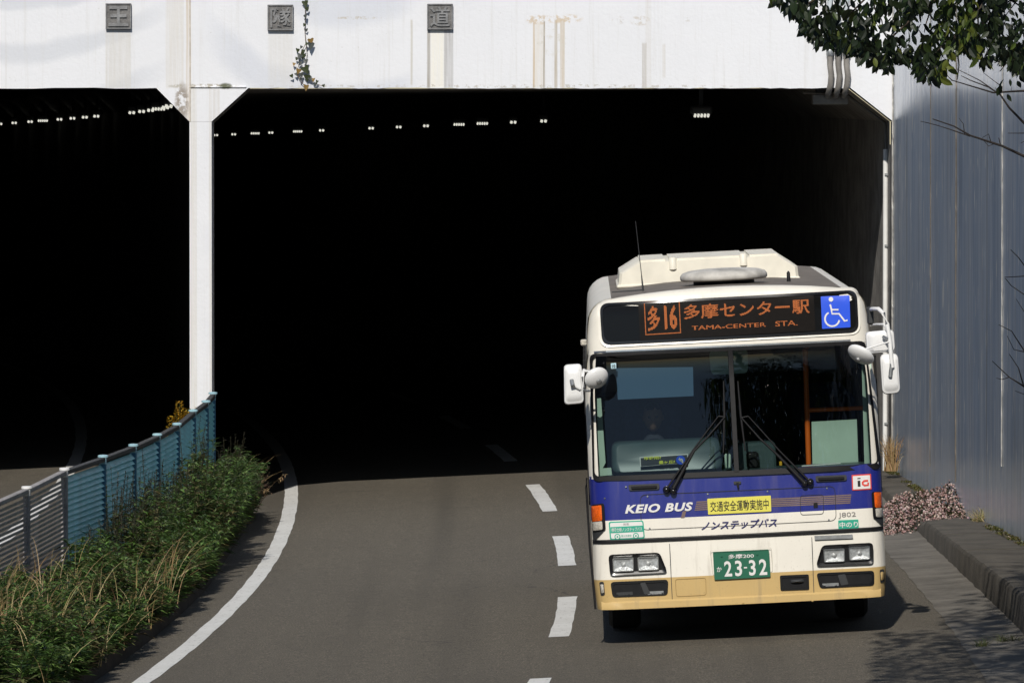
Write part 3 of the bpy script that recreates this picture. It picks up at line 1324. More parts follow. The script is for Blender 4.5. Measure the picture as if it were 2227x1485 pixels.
# bumper lip
mb = MB()
zl = Z_BOT + .055
for x0 in np.linspace(-W + .05, W - .05, 25):
    mb.v += [(x0, ysurf(x0, zl) - .002, zl + .01), (x0, ysurf(x0, zl) - .016, zl - .005), (x0, ysurf(x0, zl) - .018, Z_BOT), (x0, ysurf(x0, zl) + .08, Z_BOT - .004)]
for i in range(24):
    for k in range(3):
        mb.f.append((i * 4 + k, i * 4 + k + 1, i * 4 + k + 5, i * 4 + k + 4))
        mb.mi.append(0)
mb.build('lip', M['ochre'], bumper, 40)
for tp, bt in (((668, 500), (690, 935)), ((1625, 456), (1642, 893))):
    mb = MB()
    ribbon(mb, [fp(*c3(tp[0] + (bt[0] - tp[0]) * k / 9, tp[1] + (bt[1] - tp[1]) * k / 9)) for k in range(10)], .005, .003)
    mb.build('seam', M['dark'], bumper)
# header with destination display
mb = MB()
nr = 14
hb = Z_WST - .01
n = len(US)
for i in range(nr + 1):
    v_ = i / nr
    v_ = 1 - (1 - v_) ** 1.6
    for u_ in US:
        x = u_ * (hwf(hb) + (W - .045 - hwf(hb)) * 0)
        z = hb + v_ * (max(hb + .001, ztop(x)) - hb)
        mb.v.append((x, ysurf(x, z), z))
for i in range(nr):
    for k in range(n - 1):
        mb.f.append((i * n + k, i * n + k + 1, (i + 1) * n + k + 1, (i + 1) * n + k))
        mb.mi.append(0)
header = mb.build('header', M['ivory'], bus, 60, fix=False)
# A pillars
for s_ in (-1, 1):
    mb = MB()
    zs_ = np.linspace(Z_WSB, Z_WST + .01, 12)
    for z in zs_:
        h = hwf(z)
        for k in (0, .02, .045, .075):
            x = s_ * (h - k)
            mb.v.append((x, ysurf(x, z), z))
    for i in range(len(zs_) - 1):
        for k in range(3):
            mb.f.append((i * 4 + k, i * 4 + k + 1, i * 4 + k + 5, i * 4 + k + 4))
            mb.mi.append(0)
    mb.build('windscreen_pillar', M['ivory'], bus, 60, fix=False)

# body shell, lofted rearwards from the front edge, with real window openings
LEN = 8.9
sec = [(-W + .01, .34), (-W, .5), (-W, Z_BLUE), (-W, 1.13), (-hwf(2.17), 2.17), (-hwf(2.5), 2.5)]
for k in range(0, 7):
    th = math.pi - k * math.pi / 12
    sec.append((-(W - .245) + .2 * math.cos(th), 2.55 + .2 * math.sin(th)))
for k in range(1, 8):
    x = -(W - .245) + 2 * (W - .245) * k / 8
    sec.append((x, ztop(x)))
sec += [(-a, b) for a, b in sec[:13][::-1]]
ylist = [0, .38, .47, 1.35, 1.45, 2.75, 2.85, 4.15, 4.25, 5.55, 5.65, 6.95, 7.05, 8.3, LEN - .12, LEN]
wins = [(.47, 1.35), (1.45, 2.75), (2.85, 4.15), (4.25, 5.55), (5.65, 6.95), (7.05, 8.3)]
mb = MB()
m = len(sec)
for i, y in enumerate(ylist):
    for x, z in sec:
        if i == 0:
            xx = max(-W + 1e-6, min(W - 1e-6, x))
            mb.v.append((x, ysurf(xx, min(z, ztop(xx))), z))
        else:
            k = .96 if i == len(ylist) - 1 else 1
            mb.v.append((x * k, y, z if k == 1 else .34 + (z - .34) * .985))
for i in range(len(ylist) - 1):
    for k in range(m - 1):
        zz = (sec[k][1] + sec[k + 1][1]) / 2
        if (k == 3 or k == m - 5) and (ylist[i], ylist[i + 1]) in wins:
            continue
        mb.f.append((i * m + k, i * m + k + 1, (i + 1) * m + k + 1, (i + 1) * m + k))
        mb.mi.append(2 if zz < .5 else (1 if Z_BLUE < zz < 1.14 else (3 if 11 < k < m - 13 else 0)))
mb.f.append(tuple((len(ylist) - 1) * m + k for k in range(m)))
mb.mi.append(0)
mb.build('body', [M['ivory'], M['blue'], M['ochre'], M['roofgrey']], bus, 50)
for s_ in (-1, 1):
    for a, b in wins:
        mb = MB()
        z0, z1 = 1.10, 2.20
        mb.add([(s_ * (W + .003), a - .03, z0), (s_ * (W + .003), b + .03, z0), (s_ * (hwf(2.17) + .003), b + .03, z1), (s_ * (hwf(2.17) + .003), a - .03, z1)], [(0, 1, 2, 3)])
        wn_ = mb.build('side_window', M['tint'], bus)
        mb = MB()
        for y_ in (a - .02, b + .02):
            mb.box((s_ * (W - .005), y_, 1.65), (.03, .04, 1.08), (0, 0, 0))
        mb.box((s_ * (W + .002), (a + b) / 2, 1.12), (.02, b - a + .04, .03))
        mb.build('window_frame', M['black'], wn_)
# underbody and wheels
mb = MB()
mb.bbox((0, LEN / 2 + .1, .40), (2 * W - .12, LEN - .3, .10), .02)  # chassis box added to keep light out from below
mb.build('underbody', M['black'], bus)
for y_ in (1.95, 6.4):
    for s_ in (-1, 1):
        mb = MB()
        Mx = Matrix.Translation((s_ * .93, y_, .42)) @ Matrix.Rotation(R(90) * s_, 4, 'Y')
        mb.lathe([(.27, -.12), (.38, -.13), (.415, -.10), (.42, 0), (.415, .10), (.38, .13), (.27, .12)], 32, Mx)
        wh = mb.build('wheel', M['tyre'], bus, 40)
        mb = MB()
        mb.lathe([(.26, .115), (.24, .05), (.12, .03), (.10, .10), (.02, .11)], 24, Mx)
        mb.build('rim', M['galv'], wh, 40)

# windscreen: rubber seal, divider, two panes
wo_ = rounded(Q(c2, (186, 88), (1992, 2), (2098, 836), (208, 922)), .05, 4, 6)
wi_ = rounded(Q(c2, (206, 106), (1984, 26), (2072, 804), (220, 890)), .045, 4, 6)
seal = frame('windscreen_seal', wo_, wi_, .012, M['black'], bus)
dv_t, dv_b = fp(*c2(1108, 62)), fp(*c2(1150, 858))
mb = MB()
for i in range(9):
    t_ = i / 8
    x, z = dv_t[0] + (dv_b[0] - dv_t[0]) * t_, dv_t[1] + (dv_b[1] - dv_t[1]) * t_
    y_ = ysurf(x, z)
    mb.v += [(x - .021, y_ + .01, z), (x - .018, y_ - .016, z), (x + .018, y_ - .016, z), (x + .021, y_ + .01, z)]
for i in range(8):
    for k in range(3):
        mb.f.append((i * 4 + k, i * 4 + k + 1, i * 4 + k + 5, i * 4 + k + 4))
        mb.mi.append(0)
mb.build('divider', M['black'], seal, 40)
WL, WR = Q(c2, (200, 98), (200, 900))[0][0], Q(c2, (2080, 20), (2085, 820))[1][0]
for side in (0, 1):
    rows = []
    for i in range(9):
        z = Z_WSB + (Z_WST - Z_WSB) * i / 8
        xd = dv_b[0] + (dv_t[0] - dv_b[0]) * i / 8
        a, b = (-hwf(z) + .03, xd) if side == 0 else (xd, hwf(z) - .03)
        rows.append([(a + (b - a) * k / 16, ysurf(a + (b - a) * k / 16, z) + .006, z) for k in range(17)])
    grid_mesh('windscreen', M['wsglass'], rows, bus, 179)
# bright strip along the top of the seal
mb = MB()
ribbon(mb, [fp(*c2(x, 76 - (x - 215) * .046)) for x in range(215, 1960, 80)], .011, .0165)
mb.build('trim_strip', M['chrome'], seal)

# destination display
do_ = rounded(Q(c1, (245, 555), (1882, 468), (1898, 738), (262, 820)), .075, 6, 8)
disp = patch('destination_display', inset(do_, .018), .004, M['darkglass'], bus, rings=6)
frame('display_frame', do_, inset(do_, .02), .014, M['blackgloss'], disp)
wf = rounded(Q(c1, (228, 535), (1898, 448), (1912, 752), (246, 838)), .09, 6, 8)
frame('recess_rim', wf, do_, .010, M['ivory'], disp, off_in=.004)
ledw = patch('sign_panel', rounded(Q(c1, (492, 562), (1610, 500), (1622, 730), (505, 792)), .006, 1, 5), .008, plain('matrix_panel', (.012, .010, .009), .3, 0, .1, 30, spec=.1), disp)
PITCH_LED = .0092


def led_text(name, body, tl, br, parent, rows_n, bold=0.0, thin=False):
    v2, fs, _ = text2d(body, bold)
    (x0, z1), (x1, z0) = fp(*tl), fp(*br)
    nx = max(1, int(round((x1 - x0) / ((z1 - z0) / rows_n))))
    occ = np.zeros((rows_n, nx), bool)
    ss = 3
    gx, gy = np.meshgrid((np.arange(nx * ss) + .5) / (nx * ss), (np.arange(rows_n * ss) + .5) / (rows_n * ss))
    hit = np.zeros(gx.shape, bool)
    for q in fs:
        for i in range(1, len(q) - 1):
            a, b, c = v2[q[0]], v2[q[i]], v2[q[i + 1]]
            d_ = (b[1] - c[1]) * (a[0] - c[0]) + (c[0] - b[0]) * (a[1] - c[1])
            if abs(d_) < 1e-12:
                continue
            l1 = ((b[1] - c[1]) * (gx - c[0]) + (c[0] - b[0]) * (gy - c[1])) / d_
            l2 = ((c[1] - a[1]) * (gx - c[0]) + (a[0] - c[0]) * (gy - c[1])) / d_
            hit |= (l1 >= 0) & (l2 >= 0) & (l1 + l2 <= 1)
    occ = hit.reshape(rows_n, ss, nx, ss).sum((1, 3)) >= 3
    mb = MB()
    dx, dz = (x1 - x0) / nx, (z1 - z0) / rows_n
    for r_ in range(rows_n):
        for c_ in range(nx):
            if occ[r_, c_]:
                x, z = x0 + (c_ + .5) * dx, z0 + (r_ + .5) * dz
                y_ = ysurf(x, z) - .0105
                a, b = dx * .41, dz * .41
                mb.add([(x - a, y_, z - b), (x + a, y_, z - b), (x + a, y_, z + b), (x - a, y_, z + b)], [(0, 1, 2, 3)])
    return tag(mb.build(name, M['led'], parent, fix=False), kind='stuff')


led_text('led_text', '多', c1(548, 575), c1(634, 728), disp, 26, .008)
led_text('led_text', '16', c1(655, 570), c1(742, 718), disp, 26, .02)
led_text('led_text', '多摩センター駅', c1(780, 565), c1(1585, 618), disp, 22, .004)
led_text('led_text', 'TAMA-CENTER', c1(833, 700), c1(1306, 703), disp, 7, .0)
led_text('led_text', 'STA.', c1(1366, 670), c1(1508, 695), disp, 7, .0)
mb = MB()
bx_ = Q(c1, (531, 552), (753, 540), (762, 742), (541, 755))
for a, b in zip(bx_, bx_[1:] + bx_[:1]):
    L_ = math.hypot(b[0] - a[0], b[1] - a[1])
    nn_ = int(L_ / .0098)
    for i in range(nn_):
        x, z = a[0] + (b[0] - a[0]) * i / nn_, a[1] + (b[1] - a[1]) * i / nn_
        y_ = ysurf(x, z) - .0105
        mb.add([(x - .0036, y_, z - .0036), (x + .0036, y_, z - .0036), (x + .0036, y_, z + .0036), (x - .0036, y_, z + .0036)], [(0, 1, 2, 3)])
mb.build('led_border', M['led'], disp, fix=False)
# wheelchair symbol
wq = Q(c1, (1655, 512), (1838, 505), (1845, 708), (1664, 718))
ws_ = patch('access_sign', rounded(wq, .004, 1, 3), .010, M['signblue'], disp)
mb = MB()
ribbon(mb, Q(c1, (1715, 562), (1724, 597), (1727, 622), (1772, 622), (1808, 668), (1826, 662)), .0135, .0135)
ribbon(mb, Q(c1, (1724, 596), (1768, 596)), .012, .0138)
arc = []
for k in range(15):
    th = R(120 + k * 230 / 14)
    arc.append(fp(*c1(1728 + 46 * math.cos(th) * 1.0 + 0, 655 - 46 * math.sin(th))))
ribbon(mb, arc, .0135, .0132)
hd = [fp(*c1(1720 + 15 * math.cos(R(k * 30)), 530 + 15 * math.sin(R(k * 30)))) for k in range(12)]
b0 = len(mb.v)
mb.v += [(x, ysurf(x, z) - .0136, z) for x, z in hd]
mb.f.append(tuple(range(b0, b0 + 12)))
mb.mi.append(0)
mb.build('wheelchair_symbol', M['whitetext'], ws_, fix=False)

# front panel: rubber strip, lettering, hatch, handles
st = Q(c3, (160, 478), (2120, 382), (2120, 418), (160, 512))
mb = MB()
xs_ = [u_ * (W - .004) for u_ in US]
for x in xs_:
    for dz_, of in ((.016, -.003), (.013, .012), (.004, .015), (-.002, .010), (-.008, .014), (-.015, .012), (-.018, -.003)):
        z = Z_STRIP + dz_
        mb.v.append((x, ysurf(x, max(z, .765)) - of, z))
for i in range(len(xs_) - 1):
    for k in range(6):
        mb.f.append((i * 7 + k, i * 7 + k + 1, i * 7 + k + 8, i * 7 + k + 7))
        mb.mi.append(0)
mb.build('rubber_strip', M['black'], bus, 40)
patch('step_plate', rounded(Q(c3, (1642, 447), (1900, 437), (1902, 463), (1645, 474)), .003, 1, 3), .018, M['galv'], bumper)
ht = rounded(Q(c3, (470, 172), (1780, 113), (1790, 345), (480, 408)), .05, 5, 6)
mb = MB()
ribbon(mb, ht, .0045, .0032, True)
hatch = mb.build('hatch_joint', M['blacktext'], panel, fix=False)
mb = MB()
ribbon(mb, rounded(Q(c3, (1548, 178), (1703, 170), (1705, 300), (1550, 307)), .025, 4, 2), .004, .0036, True)
mb.build('flap_joint', M['blacktext'], panel, fix=False)
patch('flap_lock', rounded(Q(c3, (1636, 225), (1664, 223), (1666, 256), (1638, 258)), .004, 2, 1), .008, M['black'], panel)
for x_, y_ in ((520, 182), (925, 166), (1327, 148), (1726, 127), (535, 397), (1740, 340), (375, 118), (232, 195)):
    patch('screw', [(lambda q: (q[0] + .007 * math.cos(R(k * 45)), q[1] + .007 * math.sin(R(k * 45))))(fp(*c3(x_, y_))) for k in range(8)], .006, M['chrome'], panel, rings=1)
for nm, c_ in (('l', ((390, 105), (600, 95), (600, 134), (397, 143))), ('r', ((1648, 46), (1860, 37), (1860, 74), (1654, 84)))):
    o_ = rounded(Q(c3, *c_), .015, 3, 3)
    gh = patch('grab_handle', o_, .012, M['dark'], panel, rings=3)
    patch('grip', inset(o_, .02, .014), .026, M['black'], gh, rings=2)
o_ = Q(c3, (1098, 82), (1150, 80), (1148, 98), (1100, 100))
lt = patch('latch', rounded(o_, .006, 2, 1), .008, M['dark'], panel)
patch('latch_lever', rounded(Q(c3, (1116, 90), (1134, 89), (1136, 122), (1124, 124)), .005, 2, 1), .028, M['black'], lt)
# grey-brown stripes
for i in range(5):
    t0, t1 = i / 5 + .03, (i + 1) / 5 - .035

    def lerp2(a, b, k):
        return (a[0] + (b[0] - a[0]) * k, a[1] + (b[1] - a[1]) * k)
    for qd in (((1350, 195), (1892, 166), (1884, 232), (1353, 254)), ((850, 214), (926, 210), (926, 275), (836, 281))):
        TL_, TR_, BR_, BL_ = qd
        o_ = Q(c3, lerp2(TL_, BL_, t0), lerp2(TR_, BR_, t0), lerp2(TR_, BR_, t1), lerp2(TL_, BL_, t1))
        patch('stripe', rounded(o_, .001, 1, 4), .0028, M['stripe'], panel, rings=1)
patch('stripe', rounded(Q(c3, (757, 282), (781, 280), (769, 326), (745, 328)), .001, 1, 2), .0030, M['stripe'], panel, rings=1)
text_front('lettering', 'KEIO BUS', c3(366, 240), c3(828, 278), M['whitetext'], panel, .038, .26, .0065, 1.10)
text_front('lettering', 'ノンステップバス', c3(880, 352), c3(1393, 386), M['navytext'], panel, .02, .25, .0065)
text_front('fleet_number', 'J802', c3(1803, 292), c3(1923, 326), M['greytext'], panel, .0, 0, .005)
bn = patch('banner', rounded(Q(c3, (922, 198), (1349, 176), (1353, 283), (928, 304)), .004, 1, 4), .007, M['yellow'], panel)
text_front('banner_text', '交通安全運動実施中', c3(940, 216), c3(1337, 268), M['blacktext'], bn, .008, 0, .0095)
cb = patch('boarding_sticker', rounded(Q(c3, (1803, 343), (1938, 337), (1941, 396), (1805, 404)), .003, 1, 2), .006, M['teal'], panel)
text_front('sticker_text', '中のり', c3(1811, 355), c3(1936, 388), M['whitetext'], cb, .014, 0, .0085)
ic = patch('card_sticker', rounded(Q(c3, (1893, 38), (2023, 30), (2028, 135), (1897, 142)), .004, 1, 2), .006, M['red'], panel)
patch('sticker_face', rounded(Q(c3, (1901, 46), (2016, 39), (2020, 128), (1904, 135)), .003, 1, 2), .0085, M['whitetext'], ic)
mb = MB()
ribbon(mb, Q(c3, (1942, 76), (1944, 116)), .022, .0105)
ribbon(mb, Q(c3, (1932, 62), (1953, 60)), .008, .0105)
mb.build('sticker_mark', M['blacktext'], ic, fix=False)
mb = MB()
ribbon(mb, Q(c3, (2004, 76), (1978, 78), (1967, 88), (1968, 100), (1980, 108), (2004, 106), (2004, 88)), .016, .0108)
mb.build('sticker_mark', M['red'], ic, fix=False)
# barrier-free bus sticker
bs = patch('bus_sticker', rounded(Q(c3, (258, 353), (492, 343), (502, 464), (268, 475)), .018, 4, 3), .006, M['teal'], panel)
sf = patch('sticker_face', rounded(Q(c3, (267, 361), (485, 351), (494, 456), (276, 467)), .014, 4, 3), .0085, M['whitetext'], bs)
patch('sticker_band', rounded(Q(c3, (270, 388), (489, 377), (491, 418), (273, 429)), .002, 1, 3), .0105, M['teal'], bs)
text_front('sticker_text', '標準仕様ノンステップバス', c3(277, 395), c3(484, 412), M['whitetext'], bs, .006, 0, .0125)
text_front('sticker_text', '認定', c3(356, 362), c3(396, 374), M['greytext'], bs, 0, 0, .0115)
text_front('sticker_text', '国土交通省', c3(343, 440), c3(413, 451), M['teal'], bs, 0, 0, .0115)
for cx_, cy_ in ((318, 453), (442, 446)):
    for r_, o_, mt in ((20, .0115, 'teal'), (14, .0135, 'whitetext'), (6, .0155, 'teal')):
        patch('sticker_wheel', [fp(*c3(cx_ + r_ * math.cos(R(k * 22.5)), cy_ + r_ * math.sin(R(k * 22.5)))) for k in range(16)][::-1], o_, M[mt], bs, rings=1)

# lamps
for nm, bz, am, cl, wd in (
        ('turn_signal', ((118, 238), (228, 227), (238, 405), (136, 422)), ((124, 246), (210, 239), (215, 343), (133, 349)), ((134, 353), (215, 347), (218, 404), (140, 410)), ((134, 418), (236, 402), (172, 474), (156, 484))),
        ('turn_signal', ((2026, 152), (2128, 144), (2133, 318), (2038, 330)), ((2042, 154), (2126, 149), (2130, 250), (2050, 257)), ((2052, 262), (2130, 255), (2132, 314), (2058, 320)), ((2040, 326), (2132, 316), (2128, 382), (2108, 386)))):
    clampx = lambda o_: [(max(-W + .004, min(W - .004, x)), z) for x, z in o_]
    ts = patch(nm, rounded(clampx(Q(c3, *bz)), .02, 3, 2), .02, M['black'], bus, rings=3)
    patch('amber_lens', rounded(clampx(Q(c3, *am)), .012, 3, 2), .032, M['amber'], ts, rings=3, dome=.012)
    patch('clear_lens', rounded(clampx(Q(c3, *cl)), .012, 3, 2), .032, M['clearlens'], ts, rings=3, dome=.008)
    patch('corner_moulding', rounded(clampx(Q(c3, *wd)), .008, 2, 2), .012, M['dark'], bus, rings=2)


def lamp_unit(parent, q):
    o_ = rounded(Q(c3, *q), .012, 3, 2)
    l_ = patch('lamp', o_, .024, M['reflector'], parent, rings=4, dome=-.014)
    frame('lamp_rim', [(x, z) for x, z in o_], inset(o_, .006), .032, M['chrome'], l_)
    cx_, cz_ = cen(o_)
    patch('bulb', [(cx_ + .022 * math.cos(R(k * 30)), cz_ + .022 * math.sin(R(k * 30))) for k in range(12)], .014, M['reflector'], l_, rings=3, dome=.012)
    # the clear front lens
    patch('lens', inset(o_, .005), .029, M['headglass'], l_, depth=-.027, rings=2)


M['headglass'] = glass('headlamp_glass', (.93, .95, .95), 1.5, .05)
for bz, lamps_ in ((((256, 574), (602, 558), (655, 692), (268, 714)), (((285, 597), (425, 590), (428, 683), (290, 690)), ((452, 590), (592, 583), (597, 675), (458, 682)))),
                   (((1694, 510), (2037, 492), (2040, 634), (1652, 650)), (((1703, 537), (1845, 530), (1847, 620), (1708, 626)), ((1873, 523), (2015, 515), (2018, 605), (1878, 612))))):
    o_ = rounded(Q(c3, *bz), .035, 4, 3)
    hl = patch('headlamp', inset(o_, .01), .004, M['blackgloss'], bus, rings=3)
    frame('bezel', o_, inset(o_, .022), .022, M['blackgloss'], hl, off_in=.012)
    for q in lamps_:
        lamp_unit(hl, q)


def recess(name, q, r_, parent, mat='black'):
    o_ = rounded(Q(c3, *q), r_, 4, 3)
    rc = patch(name, inset(o_, .008), .002, M[mat], parent, rings=3)
    frame('surround', o_, inset(o_, .02), .008, M['blackgloss'], rc)
    return rc, o_


for q, dv in ((((270, 757), (660, 740), (655, 845), (285, 860)), ((470, 765), (505, 760), (540, 835), (500, 842))), (((1655, 697), (2045, 680), (2045, 780), (1680, 800)), ((1800, 710), (1850, 704), (1872, 772), (1822, 780)))):
    rc, o_ = recess('fog_lamp_recess', q, .03, bumper)
    patch('vane', rounded(Q(c3, *dv), .008, 2, 2), .010, M['dark'], rc, rings=2)
    x0_ = min(p[0] for p in q) + 250
    patch('ledge_plate', rounded(Q(c3, (q[0][0] + 40, q[3][1] - 32), (q[0][0] + 150, q[3][1] - 38), (q[0][0] + 152, q[3][1] - 18), (q[0][0] + 44, q[3][1] - 12)), .004, 2, 2), .008, M['galv'] if q[0][0] > 1000 else M['dark'], rc, rings=2)
    if q[0][0] < 1000:
        patch('ledge_plate', rounded(Q(c3, (512, 822), (628, 816), (630, 836), (520, 842)), .004, 2, 2), .008, M['galv'], rc, rings=2)
rc, o_ = recess('tow_recess', ((1410, 713), (1605, 705), (1608, 808), (1415, 815)), .014, bumper)
patch('tow_hook', rounded(Q(c3, (1482, 742), (1570, 736), (1572, 760), (1486, 766)), .012, 4, 2), .012, M['dark'], rc, rings=3, dome=.02)
mb = MB()
ribbon(mb, rounded(Q(c3, (707, 740), (912, 730), (915, 845), (715, 855)), .02, 4, 3), .004, .003, True)
mb.build('cover_joint', plain('ochre_shadow_gap', (.30, .19, .06), .6), bumper, fix=False)
for x_, y_ in ((700, 925), (1163, 898), (1630, 884)):
    patch('bolt', [(lambda q: (q[0] + .008 * math.cos(R(k * 45)), q[1] + .008 * math.sin(R(k * 45))))(fp(*c3(x_, y_))) for k in range(8)], .024, M['ochre'], bumper, rings=1, dome=.004)
for q in (((195, 757), (226, 755), (234, 845), (205, 850)), ((2082, 674), (2112, 670), (2116, 756), (2086, 764))):
    o_ = rounded(Q(c3, *q), .014, 4, 2)
    mk = patch('marker_recess', o_, .004, M['dark'], bumper, rings=2)
    patch('marker_lens', inset(o_, .006, .02), .012, M['clearlens'] if q[0][0] < 999 else M['ochre'], mk, rings=3, dome=.01)
# number plate
po_ = rounded(Q(c3, (942, 545), (1352, 526), (1362, 690), (960, 712)), .015, 3, 3)
mb = MB()
ribbon(mb, po_, .004, .003, True)
mb.build('plate_recess', plain('ivory_gap', (.5, .47, .4), .5), bumper, fix=False)
po_ = rounded(Q(c3, (960, 555), (1336, 538), (1348, 722), (970, 742)), .01, 3, 3)
pl = patch('number_plate', po_, .014, M['plate'], bumper)
frame('plate_rim', po_, inset(po_, .005), .018, M['plate'], pl)
text_front('plate_text', '多摩200', c3(1062, 572), c3(1236, 594), M['whitetext'], pl, .012, 0, .017)
text_front('plate_text', 'か', c3(985, 655), c3(1020, 688), M['whitetext'], pl, .01, 0, .017)
for ch, q0, q1 in (('2', (1034, 617), (1090, 718)), ('3', (1106, 613), (1158, 716)), ('-', (1168, 656), (1190, 664)), ('3', (1200, 609), (1250, 712)), ('2', (1268, 604), (1326, 708))):
    text_front('plate_text', ch, c3(*q0), c3(*q1), M['whitetext'], pl, .02, 0, .017)
for x_, y_ in ((1018, 582), (1258, 570)):
    patch('plate_bolt', [(lambda q: (q[0] + .008 * math.cos(R(k * 45)), q[1] + .008 * math.sin(R(k * 45))))(fp(*c3(x_, y_))) for k in range(8)], .022, M['plate'], pl, rings=1)

# wipers


def on_front(c, p, off):
    x, z = fp(*c(*p))
    return Vector((x, ysurf(max(-W, min(W, x)), z) - off, z))


for arm, aux, blade, piv in (
        (((1072, 500), (960, 630), (870, 722), (735, 968)), ((1030, 495), (950, 600), (865, 716), (690, 972)), ((1064, 265), (1069, 480), (1062, 735)), ((735, 985), (690, 975))),
        (((1180, 505), (1300, 640), (1400, 732), (1592, 930)), ((1225, 495), (1330, 610), (1430, 722), (1628, 922)), ((1157, 265), (1175, 480), (1205, 722)), ((1594, 935), (1630, 925)))):
    w_ = empty('wiper', (0, 0, 0), (0, 0, 0), bus)
    mb = MB()
    mb.tube([on_front(c2, p, .045) for p in arm], [.007, .008, .010, .018], 8)
    mb.build('arm', M['black'], w_, 50)
    mb = MB()
    mb.tube([on_front(c2, p, .04) for p in aux], [.005, .006, .007, .009], 8)
    mb.tube([on_front(c2, aux[0], .04), on_front(c2, arm[0], .045)], .007, 8)
    mb.build('link_arm', M['black'], w_, 50)
    mb = MB()
    mb.tube([on_front(c2, p, .028) for p in blade], [.006, .011, .006], 8)
    mb.build('blade', M['black'], w_, 50)
    for p in piv:
        q = on_front(c2, p, 0)
        mb = MB()
        mb.lathe([(.030, -.01), (.030, .02), (.022, .05), (.01, .06)], 14, Matrix.Translation(q) @ Matrix.Rotation(R(90), 4, 'X'))
        mb.build('pivot', M['blackgloss'], w_, 50)

# mirrors


def lq(c, p, d_):
    x, z = bl(*c(*p), d_)
    return Vector((x, d_, z))


def slab_mirror(c, q, d_, r_):
    o_ = rounded([bl(*c(*p), d_) for p in q], r_, 5, 2)
    mb = MB()
    n_ = len(o_)
    cx_, cz_ = cen(o_)
    prof_ = [(0.97, .035), (1.0, .03), (1.0, .005), (.95, -.012), (.82, -.016), (.78, -.024), (.5, -.03)]
    for k, dy in prof_:
        mb.v += [(cx_ + (x - cx_) * k, d_ + dy, cz_ + (z - cz_) * k) for x, z in o_]
    for i in range(len(prof_) - 1):
        for k in range(n_):
            mb.f.append((i * n_ + k, i * n_ + (k + 1) % n_, (i + 1) * n_ + (k + 1) % n_, (i + 1) * n_ + k))
    mb.f.append(tuple(range((len(prof_) - 1) * n_, len(prof_) * n_)))
    mb.mi = [0] * len(mb.f)
    mi = mb.build('mirror', M['white'], bus, 50)
    mb = MB()
    mb.v = [(cx_ + (x - cx_) * .95, d_ + .036, cz_ + (z - cz_) * .95) for x, z in o_]
    mb.f = [tuple(range(n_))]
    mb.mi = [0]
    mb.build('mirror_glass', plain('mirror_silver', (.8, .8, .8), .03, 1, .01), mi)
    return mi


def round_mirror(c, cp, a, ang, tilt, d_):
    p = lq(c, cp, d_)
    r_ = a / 273.6
    Mx = Matrix.Translation(p) @ Matrix.Rotation(-ang, 4, 'Y') @ Matrix.Rotation(tilt, 4, 'X') @ Matrix.Rotation(R(90), 4, 'X')
    mb = MB()
    mb.lathe([(r_ * .97, -.02), (r_, -.012), (r_ * .99, 0), (r_ * .85, .018), (r_ * .5, .034), (r_ * .12, .04)], 28, Mx)
    mi = mb.build('round_mirror', M['white'], bus, 50)
    mb = MB()
    mb.lathe([(.022, .035), (.022, .055), (.012, .06)], 12, Mx)
    mb.build('mount', M['galv'], mi, 50)
    return mi, p


slab_mirror(c2, ((18, 160), (135, 152), (152, 412), (22, 424)), -.14, .035)
round_mirror(c2, (235, 250), 27, R(32), R(40), -.16)
slab_mirror(c1, ((1938, 738), (2122, 722), (2132, 862), (1950, 878)), -.10, .04)
slab_mirror(c2, ((2086, 92), (2206, 84), (2222, 346), (2104, 356)), -.16, .045)
round_mirror(c2, (1960, 98), 31, R(-34), R(62), -.20)


def arm_(pts, r_, mat='white', name='mirror_arm'):
    mb = MB()
    mb.tube(pts, r_, 10)
    return mb.build(name, M[mat], bus, 50)


V = lambda c, x, y, d_: lq(c, (x, y), d_)
arm_([V(c2, 190, 205, .12), V(c2, 165, 200, -.02), V(c2, 150, 195, -.14), V(c2, 142, 240, -.19), V(c2, 150, 310, -.19)], .012)
arm_([V(c2, 185, 330, .12), V(c2, 165, 330, -.05), V(c2, 120, 318, -.18), V(c2, 78, 290, -.19)], .010)
arm_([V(c2, 150, 200, -.16), V(c2, 200, 205, -.2), V(c2, 232, 228, -.21)], .008)
arm_([V(c2, 70, 262, -.17), V(c2, 78, 300, -.21)], .018, 'galv', 'mirror_clamp')
arm_([V(c1, 1968, 600, .22), V(c1, 1985, 592, .0), V(c1, 2025, 592, -.1), V(c1, 2055, 620, -.15), V(c1, 2080, 690, -.17), V(c1, 2097, 800, -.19), V(c1, 2104, 900, -.2), V(c1, 2112, 965, -.2)], .017)
arm_([V(c1, 1975, 695, .2), V(c1, 2010, 690, 0), V(c1, 2060, 690, -.12), V(c1, 2090, 740, -.18)], .010)
arm_([V(c1, 2095, 800, -.2), V(c1, 2010, 825, -.23), V(c1, 1925, 852, -.24)], .007)
arm_([V(c1, 2055, 770, -.15), V(c1, 2082, 785, -.2)], .014, 'galv', 'mirror_clamp')
arm_([V(c2, 2165, 150, -.2), V(c2, 2155, 240, -.2)], .016, 'galv', 'mirror_clamp')
mb = MB()
q = V(c1, 1978, 610, .12)
mb.bbox((q.x - .01, .14, q.z - .03), (.05, .12, .14), .012)
mb.build('mirror_bracket', M['dark'], bus)
mb = MB()
q = V(c1, 145, 805, .25)
mb.bbox((q.x, .25, q.z), (.05, .03, .05), .008)
mb.build('side_lamp', M['clearlens'], bus)
# door-side rubbing strip at the lower left corner
mb = MB()
mb.tube([V(c3, 112, 60, .25), V(c3, 108, 120, .22), V(c3, 132, 520, .22), V(c3, 170, 940, .22)], .009, 6)
mb.build('corner_guard', M['black'], bus, 50)

# roof equipment
def roof_z(x):
    return ztop(x)


